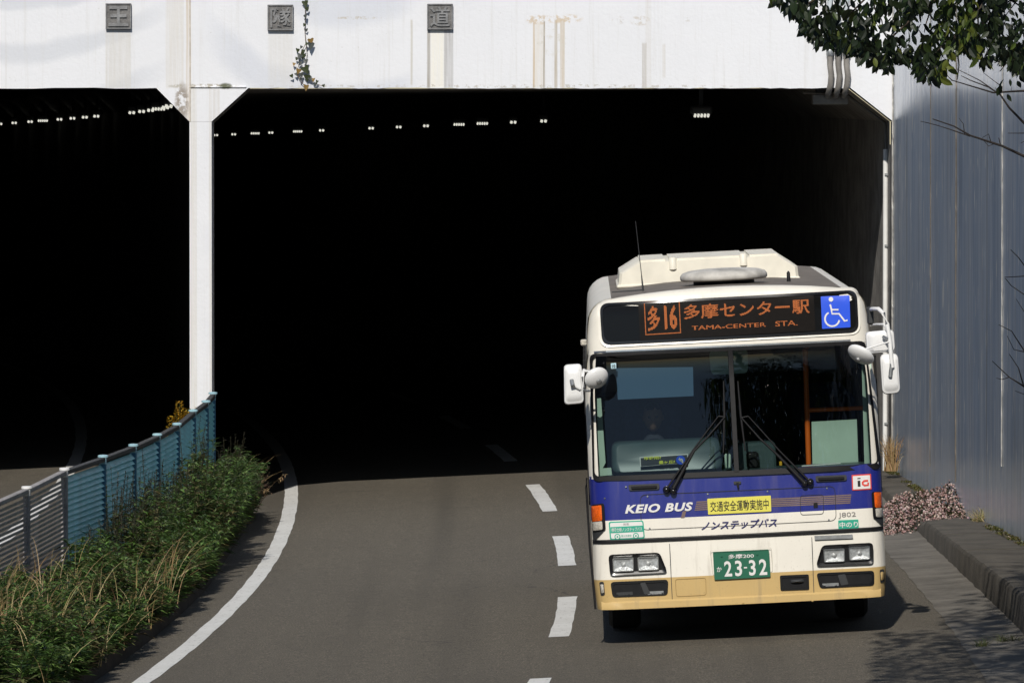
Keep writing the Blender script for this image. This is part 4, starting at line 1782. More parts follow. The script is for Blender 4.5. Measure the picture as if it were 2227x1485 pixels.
ac = empty('roof_air_conditioner', (0, 0, 0), (0, 0, 0), bus)
AD = 3.3
prof_a = [bl(*c1(x, y), AD) for x, y in ((362, 425), (372, 335), (488, 262), (1390, 216), (1505, 288), (1515, 362))]
prof_a = [(p[0], p[1] - (.04 if 0 < i < 5 else .0)) for i, p in enumerate(prof_a)]
za = [p[1] for p in prof_a]
xa = [p[0] for p in prof_a]
zb = roof_z(.7) - .01
mb = MB()
o_ = [(xa[0], zb)] + prof_a[1:5] + [(xa[5], zb)]
o_[0] = (xa[0], min(za[0], za[5], zb))
o_[5] = (xa[5], o_[0][1])
for yy, k in ((AD - .03, .97), (AD, 1.0), (AD + 2.3, 1.0), (AD + 2.36, .95)):
    cx_ = (xa[0] + xa[5]) / 2
    mb.v += [(cx_ + (x - cx_) * k, yy, o_[0][1] + (z - o_[0][1]) * k) for x, z in o_]
for i in range(3):
    for k in range(6):
        mb.f.append((i * 6 + k, i * 6 + (k + 1) % 6, (i + 1) * 6 + (k + 1) % 6, (i + 1) * 6 + k))
mb.f += [tuple(range(6)), tuple(range(18, 24))]
mb.mi = [0] * len(mb.f)
mb.build('cowl', M['ivory_dirty'], ac, 30)
for cx0, cy0 in ((712, 305), (1162, 280)):
    x, z = bl(*c1(cx0, cy0), AD)
    mb = MB()
    mb.lathe([(.034, 0), (.034, .09), (.024, .10)], 14, Matrix.Translation((x, AD - .02, z - .045)))
    mb.build('fixing_boss', M['ivory_dirty'], ac, 50)
mb = MB()
cx_ = (xa[0] + xa[5]) / 2
zf = o_[0][1] + .012
mb.bbox((cx_, AD + 1.16, zf), (xa[5] - xa[0] + .02, 2.4, .03), .01)
mb.build('flange', M['ivory_dirty'], ac)
for (x0, y0), (x1, y1) in (((500, 262), (660, 253)), ((690, 252), (1165, 228)), ((1200, 226), (1380, 217))):
    xA, zA = bl(*c1(x0, y0), AD)
    xB, zB = bl(*c1(x1, y1), AD)
    zA, zB = zA - .04, zB - .04
    mb = MB()
    mb.add([(xA, AD - .01, zA - .004), (xB, AD - .01, zB - .004), (xB, AD - .01, zB + .014), (xA, AD - .01, zA + .014), (xA, AD + 2.2, zA - .004), (xB, AD + 2.2, zB - .004), (xB, AD + 2.2, zB + .014), (xA, AD + 2.2, zA + .014)], [(0, 1, 2, 3), (4, 5, 6, 7), (0, 1, 5, 4), (3, 2, 6, 7), (0, 3, 7, 4), (1, 2, 6, 5)])
    mb.build('top_panel', M['ivory_dirty'], ac)
VD = 1.3
xv, zv = bl(*c1(1036, 372), VD)
vent = empty('roof_vent', (0, 0, 0), (0, 0, 0), bus)
rv = 278 / 2.93 / (16500 / (60.3 + VD))
mb = MB()
mb.lathe([(rv * .96, 0), (rv, .015), (rv, .04), (rv * .95, .065), (rv * .8, .082), (rv * .5, .094), (rv * .1, .098)], 40, Matrix.Translation((xv, VD, roof_z(xv) + .03)))
mb.build('dome', M['white'] if False else plain('weathered_grey_dome', (.52, .50, .46), .6, 0, .3, 7), vent, 60)
mb = MB()
mb.lathe([(rv * .7, 0), (rv * .7, .06)], 32, Matrix.Translation((xv, VD, roof_z(xv) - .02)))
mb.build('base', M['black'], vent, 40)
xa_, za_ = bl(*c1(523, 462), .45)
xb_, zb_ = bl(*c1(475, 32), .45)
mb = MB()
mb.tube([(xa_, .45, za_ - .02), (xa_ + (xb_ - xa_) * .2, .45, za_ + (zb_ - za_) * .2)], [.009, .004], 8)
mb.tube([(xa_ + (xb_ - xa_) * .2, .45, za_ + (zb_ - za_) * .2), (xb_, .45, zb_)], [.0035, .002], 6)
mb.tube([(xa_ - .25, .40, za_ - .015), (xa_ - .12, .42, za_ - .012), (xa_, .45, za_ - .01)], .006, 6)
mb.build('antenna', M['dark'], bus, 50)
x, z = bl(*c1(1450, 385), 1.5)
mb = MB()
mb.lathe([(.016, -.04), (.014, .03), (.005, .045)], 10, Matrix.Translation((x, 1.5, z)))
mb.build('roof_stud', M['black'], bus, 50)

# interior
inn = empty('interior', (0, 0, 0), (0, 0, 0), bus)
mb = MB()
mb.box((0, LEN / 2 + .3, .62), (2 * W - .12, LEN - .9, .04))
mb.build('floor', M['interior'], inn)
mb = MB()
mb.box((0, LEN / 2 + .35, 2.42), (2 * W - .14, LEN - .9, .03))
mb.build('ceiling', M['interior'], inn)
mb = MB()
mb.box((0, LEN - .3, 1.5), (2 * W - .12, .04, 1.9))
mb.build('rear_wall', M['interior'], inn)
for s_ in (-1, 1):
    mb = MB()
    mb.box((s_ * (W - .04), LEN / 2 + .2, .88), (.03, LEN - .8, .48))
    mb.build('side_lining', M['interior'], inn)
# dashboard and instrument cowl
mb = MB()
zd = bl(*c2(1150, 860), .3)[1]
mb.bbox((0, .52, zd - .10), (2 * W - .14, .62, .22), .04)
mb.build('dashboard', M['dash'], inn, 40)
o_ = rounded([bl(*c2(*p), .40) for p in ((330, 672), (1038, 640), (1062, 842), (332, 872))], .06, 5, 2)
mb = MB()
n_ = len(o_)
cx_, cz_ = cen(o_)
for k, dy in ((.9, -.02), (.97, -.005), (1, .03), (1, .26)):
    mb.v += [(cx_ + (x - cx_) * k, .40 + dy + (z - cz_) * .35, cz_ + (z - cz_) * k) for x, z in o_]
for i in range(3):
    for k in range(n_):
        mb.f.append((i * n_ + k, i * n_ + (k + 1) % n_, (i + 1) * n_ + (k + 1) % n_, (i + 1) * n_ + k))
mb.f += [tuple(range(n_)), tuple(range(3 * n_, 4 * n_))]
mb.mi = [0] * len(mb.f)
mb.build('instrument_cowl', M['dash'], inn, 50)


def flat_sign(name, q, d_, mat, parent, c=c2):
    mb = MB()
    P_ = [bl(*c(*p), d_) for p in q]
    mb.v = [(x, d_, z) for x, z in P_] + [(x, d_ + .006, z) for x, z in P_]
    mb.f = [(0, 1, 2, 3), (4, 5, 6, 7), (0, 1, 5, 4), (1, 2, 6, 5), (2, 3, 7, 6), (3, 0, 4, 7)]
    mb.mi = [0] * 6
    return mb.build(name, mat, parent)


def flat_text(name, body, tl, br, d_, mat, parent, bold=0, c=c2):
    v2, fs, _ = text2d(body, bold)
    (x0, z1), (x1, z0) = bl(*c(*tl), d_), bl(*c(*br), d_)
    mb = MB()
    mb.add([(x0 + (x1 - x0) * a, d_, z0 + (z1 - z0) * b) for a, b in v2], fs)
    return mb.build(name, mat, parent, fix=False)


SD = .30
sg = flat_sign('route_sign', ((514, 764), (831, 741), (827, 802), (518, 826)), SD, M['whitetext'], inn)
flat_sign('sign_face', ((521, 770), (825, 748), (821, 796), (524, 819)), SD - .008, M['dark'], sg)
ytx = plain('yellow_lettering', (.75, .78, .06), .5, 0, .03)
flat_text('sign_text', '市役所?', (541, 760), (655, 778), SD - .016, ytx, sg, .03)
flat_text('sign_text', '豊ヶ丘?', (640, 787), (746, 805), SD - .016, ytx, sg, .03)
mb = MB()
x, z = bl(*c2(783, 782), SD - .014)
mb.lathe([(.036, 0), (.036, .004)], 24, Matrix.Translation((x, SD - .014, z)) @ Matrix.Rotation(R(90), 4, 'X'))
mb.build('sign_disc', M['signblue'], sg)
flat_text('sign_arrow', '↰', (768, 764), (800, 802), SD - .022, M['whitetext'], sg, .03)
st_ = flat_sign('inspection_sticker', ((326, 150), (361, 148), (362, 184), (328, 186)), .19, plain('pale_blue_sticker', (.5, .72, .8), .5), bus)
flat_text('sticker_number', '10', (334, 158), (356, 178), .182, M['blacktext'], st_, .02)
mb = MB()
V_ = [bl(*c2(*p), .28) for p in ((360, 182), (864, 174), (868, 364), (372, 388))]
mb.add([(x, .28, z) for x, z in V_], [(0, 1, 2, 3)])
mb.build('sun_visor', M['visor'], inn)
o_ = rounded([bl(*c2(*p), .5) for p in ((968, 70), (1222, 58), (1224, 214), (984, 226))], .04, 4, 2)
mb = MB()
mb.v = [(x, .5, z) for x, z in o_] + [(x, .53, z) for x, z in o_]
n_ = len(o_)
mb.f = [tuple(range(n_)), tuple(range(n_, 2 * n_))] + [(k, (k + 1) % n_, n_ + (k + 1) % n_, n_ + k) for k in range(n_)]
mb.mi = [0] * len(mb.f)
mb.build('interior_mirror', M['trim'], inn, 40)
# fare box, meter stand
x, z = bl(*c2(1275, 770), .75)
mb = MB()
mb.bbox((x, .8, z - .12), (.32, .3, .5), .02)
fbx = mb.build('fare_box', M['dash'], inn, 40)
x, z = bl(*c2(1255, 785), .55)
mb = MB()
mb.bbox((x, .58, z), (.10, .08, .14), .02)
mb.bbox((x, .60, z - .13), (.05, .06, .16), .02)
mb.build('card_reader', M['black'], inn, 40)
x, z = bl(*c2(1092, 790), .35)
mb = MB()
mb.bbox((x, .36, z), (.05, .04, .12), .01)
mb.build('name_holder', M['trim'], inn, 40)
x, z = bl(*c2(1438, 806), .45)
mb = MB()
mb.bbox((x, .46, z), (.022, .02, .035), .004)
mb.build('yellow_tag', plain('orange_yellow_tag', (.8, .42, .02), .5), inn)
# handrails and the partition behind the front door
xo, zo = bl(*c2(1598, 60), 1.0)
xo2, zo2 = bl(*c2(1616, 812), 1.0)
mb = MB()
mb.tube([(xo, 1.0, zo), (xo2, 1.0, zo2 - .4)], .022, 10)
mb.build('handrail', M['orange'], inn, 50)
xa_, za_ = bl(*c2(1605, 458), 1.0)
xb_, zb_ = bl(*c2(2030, 440), 1.0)
mb = MB()
mb.tube([(xa_, 1.0, za_), (xb_, 1.0, zb_)], .018, 10)
mb.tube([(xo, 1.0, zo), (xo + .05, 1.05, zo + .06), (xb_, 1.1, zo + .08)], .022, 10)
mb.build('handrail', M['orange'], inn, 50)
flat_sign('partition', ((1640, 532), (1936, 516), (1946, 806), (1646, 812)), .95, M['trim'], inn)
flat_sign('door_window_view', ((1968, 150), (2030, 148), (2068, 800), (1986, 806)), .30, M['trim'], inn)  # pale panel standing in for the lit view through the door window
flat_sign('pillar_trim', ((236, 380), (262, 378), (292, 800), (246, 888)), .30, M['trim'], inn)
flat_sign('pillar_trim', ((246, 838), (328, 832), (334, 880), (248, 888)), .28, M['trim'], inn)
flat_sign('papers', ((1575, 818), (1830, 800), (1830, 806), (1578, 826)), .35, M['whitetext'], inn)
# seats
def seat(x, y, z):
    s0 = empty('seat', (x, y, z), (0, 0, 0), inn)
    mb = MB()
    mb.bbox((0, 0, 0), (.46, .46, .12), .04)
    mb.build('cushion', M['seat'], s0, 40)
    mb = MB()
    mb.bbox((0, .24, .38), (.46, .10, .68), .04)
    mb.build('backrest', M['seat'], s0, 40)


for yy in (2.9, 3.8, 4.7, 5.6):
    for xx in (-.85, .85):
        seat(xx, yy, 1.08)
# steering wheel and driver
hx, hz_ = bl(1420, 908, 1.0)
seat(hx, 1.08, 1.14)
swx, swz = hx, hz_ - .50
mb = MB()
Mx = Matrix.Translation((hx, .74, swz)) @ Matrix.Rotation(R(28), 4, 'X')
mb.tube([Mx @ Vector((.235 * math.cos(R(k * 15)), .235 * math.sin(R(k * 15)), 0)) for k in range(25)], .016, 8, cap=False)
sw = mb.build('steering_wheel', M['black'], inn, 50)
mb = MB()
for a in (90, 210, 330):
    mb.tube([Mx @ Vector((0, 0, 0)), Mx @ Vector((.23 * math.cos(R(a)), .23 * math.sin(R(a)), 0))], .014, 6)
mb.lathe([(.06, -.02), (.06, .02), (.03, .03)], 16, Mx)
mb.tube([Mx @ Vector((0, 0, 0)), (hx, .62, zd - .1)], .035, 8)
mb.build('hub', M['black'], sw, 50)
# the driver, one continuous skinned body
per = thing('person', 'seated bus driver in a dark uniform behind the wheel, hands on the rim', 'person', BLOC, BROT)
J = {}
sk = [  # name, parent, (x, y, z) bus local, radius
    ('pelvis', None, (0, 1.10, hz_ - .66), .15), ('waist', 'pelvis', (0, 1.13, hz_ - .50), .14), ('chest', 'waist', (0, 1.12, hz_ - .32), .165),
    ('neckb', 'chest', (0, 1.10, hz_ - .19), .09), ('neck', 'neckb', (0, 1.08, hz_ - .12), .055), ]
for s_ in (-1, 1):
    sk += [('sh%d' % s_, 'chest', (s_ * .19, 1.11, hz_ - .25), .075), ('el%d' % s_, 'sh%d' % s_, (s_ * .29, .93, hz_ - .46), .048), ('wr%d' % s_, 'el%d' % s_, (s_ * .21, .72, hz_ - .46), .034),
           ('hip%d' % s_, 'pelvis', (s_ * .10, 1.02, hz_ - .70), .095), ('kn%d' % s_, 'hip%d' % s_, (s_ * .15, .66, hz_ - .70), .065), ('an%d' % s_, 'kn%d' % s_, (s_ * .14, .58, hz_ - 1.10), .045), ('to%d' % s_, 'an%d' % s_, (s_ * .14, .44, hz_ - 1.16), .04)]
for i, (nm, pr, co, r_) in enumerate(sk):
    J[nm] = i
me = bpy.data.meshes.new('torso')
me.from_pydata([(hx + c[0], c[1], c[2]) for _, _, c, _ in sk], [(J[p], J[n_]) for n_, p, _, _ in sk if p], [])
bo = link('body', me, per)
me.materials.append(M['uniform'])
md = bo.modifiers.new('skin', 'SKIN')
for i, (_, _, _, r_) in enumerate(sk):
    me.skin_vertices[0].data[i].radius = (r_, r_ * .85)
me.skin_vertices[0].data[0].use_root = True
ss_ = bo.modifiers.new('sub', 'SUBSURF')
ss_.levels = ss_.render_levels = 2
# head with face
bm = bmesh.new()
bmesh.ops.create_icosphere(bm, subdivisions=4, radius=1)
for v in bm.verts:
    x, y, z = v.co
    jaw = 1 - .28 * max(0, -z) ** 1.5
    v.co = Vector((x * .078 * jaw, y * .098 * (1 - .1 * max(0, -z)), z * .118))
    fy = v.co.y
    if y < 0:
        nose = math.exp(-((v.co.x / .014) ** 2 + ((v.co.z + .018) / .026) ** 2))
        eye = sum(math.exp(-(((v.co.x - e) / .016) ** 2 + ((v.co.z - .006) / .012) ** 2)) for e in (-.032, .032))
        lips = math.exp(-((v.co.x / .024) ** 2 + ((v.co.z + .058) / .008) ** 2))
        v.co.y -= .022 * nose - .010 * eye + .005 * lips
me = bpy.data.meshes.new('head')
bm.to_mesh(me)
bm.free()
me.materials.append(M['skin'])
me.shade_smooth()
hd_ = link('head', me, per, (hx, 1.05, hz_))
bm = bmesh.new()
bmesh.ops.create_icosphere(bm, subdivisions=3, radius=1)
bmesh.ops.delete(bm, geom=[v for v in bm.verts if v.co.z < .15 + (.35 if v.co.y < -.3 else 0) - (.7 if v.co.y > .3 else 0)], context='VERTS')
for v in bm.verts:
    v.co = Vector((v.co.x * .084, v.co.y * .105 + .004, v.co.z * .126))
me = bpy.data.meshes.new('hair')
bm.to_mesh(me)
bm.free()
me.materials.append(M['hair'])
me.shade_smooth()
link('hair', me, hd_)
mb = MB()
for e in (-1, 1):
    mb.lathe([(.018, -.008), (.024, 0), (.016, .01)], 10, Matrix.Translation((e * .078, .01, -.005)) @ Matrix.Rotation(R(90), 4, 'Y'))
mb.build('ears', M['skin'], hd_, 60)
mb = MB()
for e in (-1, 1):
    mb.lathe([(.004, -.002), (.011, 0), (.011, .002), (.003, .004)], 10, Matrix.Translation((e * .032, -.086, .006)) @ Matrix.Rotation(R(90), 4, 'X'))
mb.build('eyes', M['blacktext'], hd_, 60)
# hands closed on the rim
for s_ in (-1, 1):
    mb = MB()
    wx, wy, wz = hx + s_ * .21, .72, hz_ - .46
    cpt = Mx @ Vector((s_ * .215, .09, 0))
    mb.tube([(wx, wy, wz), Vector((wx, wy, wz)).lerp(cpt, .55) + Vector((0, 0, .02)), cpt + Vector((0, .0, .03))], [.03, .038, .034], 10)
    for k in range(4):
        o1 = cpt + Vector((s_ * (-.03 + .02 * k), -.012 * k, .028))
        mb.tube([o1, o1 + Vector((0, -.045 + .004 * k, .0)), o1 + Vector((0, -.05 + .004 * k, -.035)), o1 + Vector((0, -.02, -.05))], [.010, .010, .009, .007], 8)
    o1 = cpt + Vector((-s_ * .03, .02, .01))
    mb.tube([o1, o1 + Vector((-s_ * .03, -.02, .01)), o1 + Vector((-s_ * .035, -.045, -.005))], [.012, .011, .008], 8)
    mb.build('hand', M['skin'], per, 60)

#@@PLANTS
# ------------------------------------------------------------------ plants
class Leaves:
    """collects many small leaves with a tint per leaf"""
    def __init__(self):
        self.v, self.f, self.c = [], [], []

    def add(self, pts, faces, col):
        b = len(self.v)
        self.v += [tuple(p) for p in pts]
        self.f += [tuple(i + b for i in q) for q in faces]
        self.c += [(*col, 1.0)] * len(pts)

    def leaf(self, p, d, L, w, col, fold=.25, up=None, droop=.12):
        d = d.normalized()
        up = up or Vector((0, 0, 1))
        s_ = d.cross(up)
        if s_.length < 1e-3:
            s_ = Vector((1, 0, 0))
        s_.normalize()
        n_ = s_.cross(d)
        m_ = p + d * L * .45
        e_ = p + d * L - Vector((0, 0, L * droop))
        self.add([p, m_ + s_ * w * .5 + n_ * w * fold, e_, m_ - s_ * w * .5 + n_ * w * fold, m_], [(0, 1, 4), (1, 2, 4), (4, 2, 3), (0, 4, 3)], col)

    def blade(self, pts, w, col):
        n_ = len(pts)
        q = []
        for i, p in enumerate(pts):
            k = w * (1 - .85 * i / (n_ - 1))
            q += [p + Vector((-k / 2, 0, 0)), p + Vector((k / 2, k * .3, 0))]
        self.add(q, [(i * 2, i * 2 + 1, i * 2 + 3, i * 2 + 2) for i in range(n_ - 1)], col)

    def stem(self, pts, r_, col):
        q, fs = [], []
        n_ = len(pts)
        for i, p in enumerate(pts):
            k = r_ * (1 - .7 * i / (n_ - 1))
            for a in range(3):
                q.append(p + Vector((k * math.cos(a * 2.094), k * math.sin(a * 2.094), 0)))
        for i in range(n_ - 1):
            for a in range(3):
                fs.append((i * 3 + a, i * 3 + (a + 1) % 3, i * 3 + 3 + (a + 1) % 3, i * 3 + 3 + a))
        self.add(q, fs, col)

    def mesh(self, name, mat):
        me = bpy.data.meshes.new(name)
        me.from_pydata(self.v, [], self.f)
        at_ = me.color_attributes.new('tint', 'FLOAT_COLOR', 'POINT')
        at_.data.foreach_set('color', np.array(self.c, np.float32).ravel())
        me.materials.append(mat)
        return me

    def build(self, name, mat, parent=None):
        return link(name, self.mesh(name, mat), parent)


def vary(c, k=.25):
    s_ = rnd.uniform(1 - k, 1 + k)
    return tuple(max(0, q * s_ * rnd.uniform(.92, 1.08)) for q in c)


def bedz(x, y):
    a, b = xfence(y) - .32, xbed(y)
    t_ = min(1, max(0, (x - a) / (b - a)))
    return interp(t_, [(0, gz(a) + .40), (.5, 0), (1, gz(b) + .12)])


# the mugwort thicket on the median
GREENS = [(.085, .155, .036), (.115, .205, .046), (.060, .115, .030), (.16, .25, .07), (.050, .088, .028), (.13, .16, .06)]
mug = Leaves()
for _ in range(1500):
    y = rnd.uniform(56.5, 83.6)
    a, b = xfence(y) + .12, xbed(y) + .16
    u_ = rnd.random() ** .8
    x = a + (b - a) * u_
    if math.sin(y * 1.45 + .6) * math.sin(x * 2.6 + y * .55) + .5 * math.sin(y * 4.1 + x * 3) < -.55 and rnd.random() < .7:
        continue
    x += .16 * math.sin(y * 3.3) * math.sin(y * 1.31 + 2) * max(0, u_ - .5) * 2
    base = Vector((min(x, xbed(y) - .05), y, bedz(x, y) - .02))
    H = rnd.uniform(.36, .68) * (1.10 - .40 * max(0, u_ - .6) / .4) * (1.0 + .48 * math.sin(y * 1.75 + x * 2.1) * math.sin(y * .83 - x * 4.0 + 1))
    H *= interp(y, [(56, .62), (64, .60), (68, .58), (71, .82), (74, 1.18), (78, 1.08), (81, .80), (84, .58)])
    if y < 71 and u_ < .45:
        H *= .72
    dark_top = u_ < .42 and y > 69 and rnd.random() < .62
    lean = Vector((rnd.uniform(-.10, .25) + .75 * max(0, u_ - .6), rnd.uniform(-.18, .12), 0)) * H
    top = base + Vector((0, 0, H)) + lean
    if dark_top:
        top.z += rnd.uniform(.06, .30)
    pts = [base, base.lerp(top, .35) - lean * .1, base.lerp(top, .7) - lean * .05, top]
    mug.stem(pts, .006, (.05, .045, .025))
    nl = rnd.randint(34, 52)
    for k in range(nl):
        t_ = rnd.random() ** .62
        p = base.lerp(top, t_)
        th = rnd.uniform(0, 6.283)
        ln = rnd.uniform(.06, .17) * (1.15 - .6 * t_)
        dr = Vector((math.cos(th), math.sin(th), rnd.uniform(-.15, .75)))
        if dark_top and t_ > .72:
            col = vary((.060, .058, .040), .35)
            ln *= .42
        elif t_ < .3 and rnd.random() < .35:
            col = vary((.11, .085, .04), .3)
        else:
            col = vary(rnd.choice(GREENS), .28)
            if math.sin(y * 1.9 + x * 2.2) * math.sin(y * .7 + 1.1) > .45 and rnd.random() < .5:
                col = vary((.13, .115, .05), .3)
        mug.leaf(p, dr, ln * 1.15, ln * rnd.uniform(.26, .40), col)
        if rnd.random() < .55:   # lobes
            sd = dr.cross(Vector((0, 0, 1))).normalized()
            for e in (-1, 1):
                mug.leaf(p + dr.normalized() * ln * .35, dr + sd * e * 1.1, ln * .55, ln * .16, col)
for _ in range(110):
    y = rnd.uniform(70.5, 83.5)
    x = xfence(y) + rnd.uniform(.10, .45)
    base = Vector((x, y, bedz(x, y)))
    top = base + Vector((rnd.uniform(-.05, .1), rnd.uniform(-.1, .1), rnd.uniform(.50, .85) * interp(y, [(76, 1), (80, .72), (84, .55)])))
    mug.stem([base, base.lerp(top, .5), top], .006, (.06, .055, .035))
    pc = rnd.choice([(.075, .085, .06), (.055, .065, .04), (.10, .095, .07)])
    for k in range(80):
        t_ = rnd.uniform(.35, 1)
        th = rnd.uniform(0, 6.283)
        mug.leaf(base.lerp(top, t_), Vector((math.cos(th), math.sin(th), rnd.uniform(.5, 1.6))), rnd.uniform(.03, .075) * (1.35 - t_), .014, vary(pc, .3))
o = mug.build('mugwort', M['weed'])
tag(o, 'dense green mugwort weeds filling the median bed beside the fence', 'weeds', kind='stuff')

# dry straw among the weeds
stw = Leaves()
STRAW = [(.50, .37, .18), (.42, .30, .13), (.58, .45, .25), (.30, .19, .09)]


def straw_blade(base, H, out, col, w=.008, n_=7, arch=.9):
    pts = []
    for i in range(n_):
        t_ = i / (n_ - 1)
        pts.append(base + Vector((out.x * t_ ** 1.5, out.y * t_ ** 1.5, H * (t_ * 1.35 - arch * .55 * t_ ** 2.6))))
    stw.blade(pts, w, col)
    return pts[-1]


for _ in range(270):
    y = rnd.uniform(56.3, 66.5)
    a, b = xfence(y) + .1, xbed(y) + .08
    x = a + (b - a) * rnd.random()
    base = Vector((x, y, bedz(x, y)))
    straw_blade(base, rnd.uniform(.25, .5), Vector((rnd.uniform(-.35, .42), rnd.uniform(-.4, .3), 0)), vary(rnd.choice(STRAW), .3), rnd.uniform(.004, .009))
for (px, py, Y, nn) in ((415, 1330, 66.5, 26), (330, 1420, 62.5, 30), (600, 1000, 83, 20), (400, 1200, 68, 10), (180, 1300, 66, 26), (60, 1420, 61, 60), (20, 1330, 63.5, 40), (120, 1450, 60, 40)):
    c = at(px, py, Y)
    for _ in range(nn):
        b0_ = Vector((min(c.x - .25 + rnd.uniform(-.3, .25), xbed(Y) - .02), Y + rnd.uniform(-.8, .8), 0))
        b0_.z = bedz(b0_.x, b0_.y)
        straw_blade(b0_, rnd.uniform(.35, .75), Vector((rnd.uniform(-.1, .55), rnd.uniform(-.4, .2), 0)), vary(rnd.choice(STRAW), .25), rnd.uniform(.004, .008))
# long seed stems arching over the road at the far end
for (x1, y1, x0, y0) in ((622, 1030, 545, 1120), (585, 1062, 540, 1110), (560, 1030, 530, 1110), (490, 1012, 500, 1090), (545, 1022, 528, 1090), (520, 1040, 515, 1100), (470, 1040, 480, 1100), (505, 1020, 508, 1090)):
    A, B = at(x0, y0 + 20, 82.5), at(x1, y1, 82.2)
    pts = [A.lerp(B, k / 6) + Vector((0, 0, .10 * math.sin(math.pi * k / 6))) for k in range(7)]
    stw.stem(pts, .006, (.30, .21, .10))
    for k in range(16):
        p = pts[-1].lerp(pts[-3], rnd.random())
        stw.leaf(p, Vector((rnd.uniform(-1, 1), rnd.uniform(-1, 1), rnd.uniform(-1, .4))), .05, .012, vary((.34, .24, .12)))
o = stw.build('dry_grass', M['straw'])
tag(o, 'dry straw coloured grass tangled through the weeds at the lower left', 'dry grass', kind='stuff')
# withered reddish weeds at the road end of the bed
rw = Leaves()
for _ in range(150):
    y = rnd.uniform(79.5, 83.8)
    x = xbed(y) + rnd.uniform(-.55, .22)
    base = Vector((min(x, xbed(y) - .03), y, bedz(x, y)))
    top = base + Vector((rnd.uniform(-.08, .30), rnd.uniform(-.3, .2), rnd.uniform(.18, .52)))
    rw.stem([base, base.lerp(top, .5), top], .005, (.09, .055, .035))
    for k in range(34):
        p = base.lerp(top, rnd.uniform(.25, 1))
        rw.leaf(p, Vector((rnd.uniform(-1, 1), rnd.uniform(-1, 1), rnd.uniform(-.3, .9))), rnd.uniform(.02, .06), .012, vary(rnd.choice([(.115, .062, .042), (.085, .055, .032), (.14, .075, .05), (.06, .07, .03)]), .3))
o = rw.build('withered_weeds', M['straw'])
tag(o, 'withered reddish brown weeds at the road end of the median bed', 'weeds', kind='stuff')

# goldenrod behind the fence
gp = at(388, 930, 83.3)
gr = thing('goldenrod', 'yellow goldenrod in flower behind the teal fence beside the pillar', 'plant', (gp.x, 83.3, .12))
gl, gs = Leaves(), Leaves()
for (tx, ty) in ((390, 872), (372, 905), (408, 888), (384, 896), (430, 886), (398, 905)):
    T = at(tx, ty, 83.3) - Vector((gp.x, 83.3, .12))
    b0_ = Vector((T.x * .5, 0, 0))
    gs.stem([b0_, b0_.lerp(T, .5) + Vector((.01, 0, 0)), T], .007, (.07, .08, .03))
    for k in range(150):
        t_ = rnd.uniform(.0, .30)
        p = T + Vector((0, 0, -t_))
        th = rnd.uniform(0, 6.283)
        rr = .02 + t_ * .38 * rnd.random()
        p += Vector((math.cos(th) * rr, math.sin(th) * rr, -rr * .35))
        gl.leaf(p, Vector((math.cos(th), math.sin(th), .6)), .03, .018, vary(rnd.choice([(.55, .34, .02), (.46, .26, .02), (.60, .42, .05)]), .2))
    for k in range(24):
        p = b0_.lerp(T, rnd.uniform(.2, .8))
        gs.leaf(p, Vector((rnd.uniform(-1, 1), rnd.uniform(-1, 1), .4)), .09, .02, vary((.05, .08, .02)))
gl.build('flowers', M['petal'], gr)
gs.build('stems', M['weed'], gr)

# pink flowered clump spilling over the end of the kerb
pk = thing('pink_flower_clump', 'mound of small pink flower heads spilling over the kerb end beside the bus', 'flowers', (0, 0, 0))
pl_, pf = Leaves(), MB()
bm = bmesh.new()
bmesh.ops.create_icosphere(bm, subdivisions=1, radius=1)
ICO_V = [v.co.copy() for v in bm.verts]
ICO_F = [tuple(v.index for v in q.verts) for q in bm.faces]
bm.free()
pfc = Leaves()


def pink_at(px, py, Y):
    p = at(px, py, Y)
    return p


def mound_top(px):
    return interp(px, [(1925, 1098), (1950, 1076), (1985, 1068), (2020, 1066), (2055, 1052), (2078, 1034), (2092, 1028), (2112, 1040), (2130, 1068), (2150, 1098)])


def mound_bot(px):
    return interp(px, [(1925, 1165), (1960, 1166), (1992, 1160), (2003, 1136), (2060, 1134), (2120, 1138), (2145, 1140)])


def mound_Y(px, v_):
    return interp(px, [(1925, 73.6), (2000, 73.9), (2060, 74.5), (2145, 74.2)]) + (1 - v_) * 2.2


for _ in range(2000):
    px = rnd.uniform(1922, 2150)
    if math.sin(px * .13) * math.sin(px * .041 + 2) > .5 and rnd.random() < .4:
        continue
    v_ = rnd.random()
    py = mound_top(px) + (mound_bot(px) - mound_top(px)) * v_ + rnd.uniform(-4, 4)
    p = at(px, py, mound_Y(px, v_) + rnd.uniform(-.12, .12))
    r_ = rnd.uniform(.006, .0135)
    col = vary(rnd.choice([(.42, .27, .25), (.52, .38, .35), (.34, .20, .19), (.58, .47, .42), (.22, .14, .12)]), .15)
    pfc.add([p + v * r_ for v in ICO_V], ICO_F, col)
for _ in range(3400):
    px = rnd.uniform(1925, 2152)
    v_ = rnd.random()
    py = mound_top(px) + 6 + (mound_bot(px) + 2 - mound_top(px)) * v_
    p = at(px, py, mound_Y(px, v_) + rnd.uniform(-.22, .4))
    pl_.leaf(p, Vector((rnd.uniform(-1, 1), rnd.uniform(-1, .5), rnd.uniform(-.3, 1))), rnd.uniform(.03, .06), .022, vary(rnd.choice([(.05, .055, .025), (.085, .045, .03), (.04, .06, .02), (.11, .07, .045)]), .3))
tag(pfc.build('flower_heads', M['petal'], pk), kind='stuff')
tag(pl_.build('foliage', M['weed'], pk), kind='stuff')


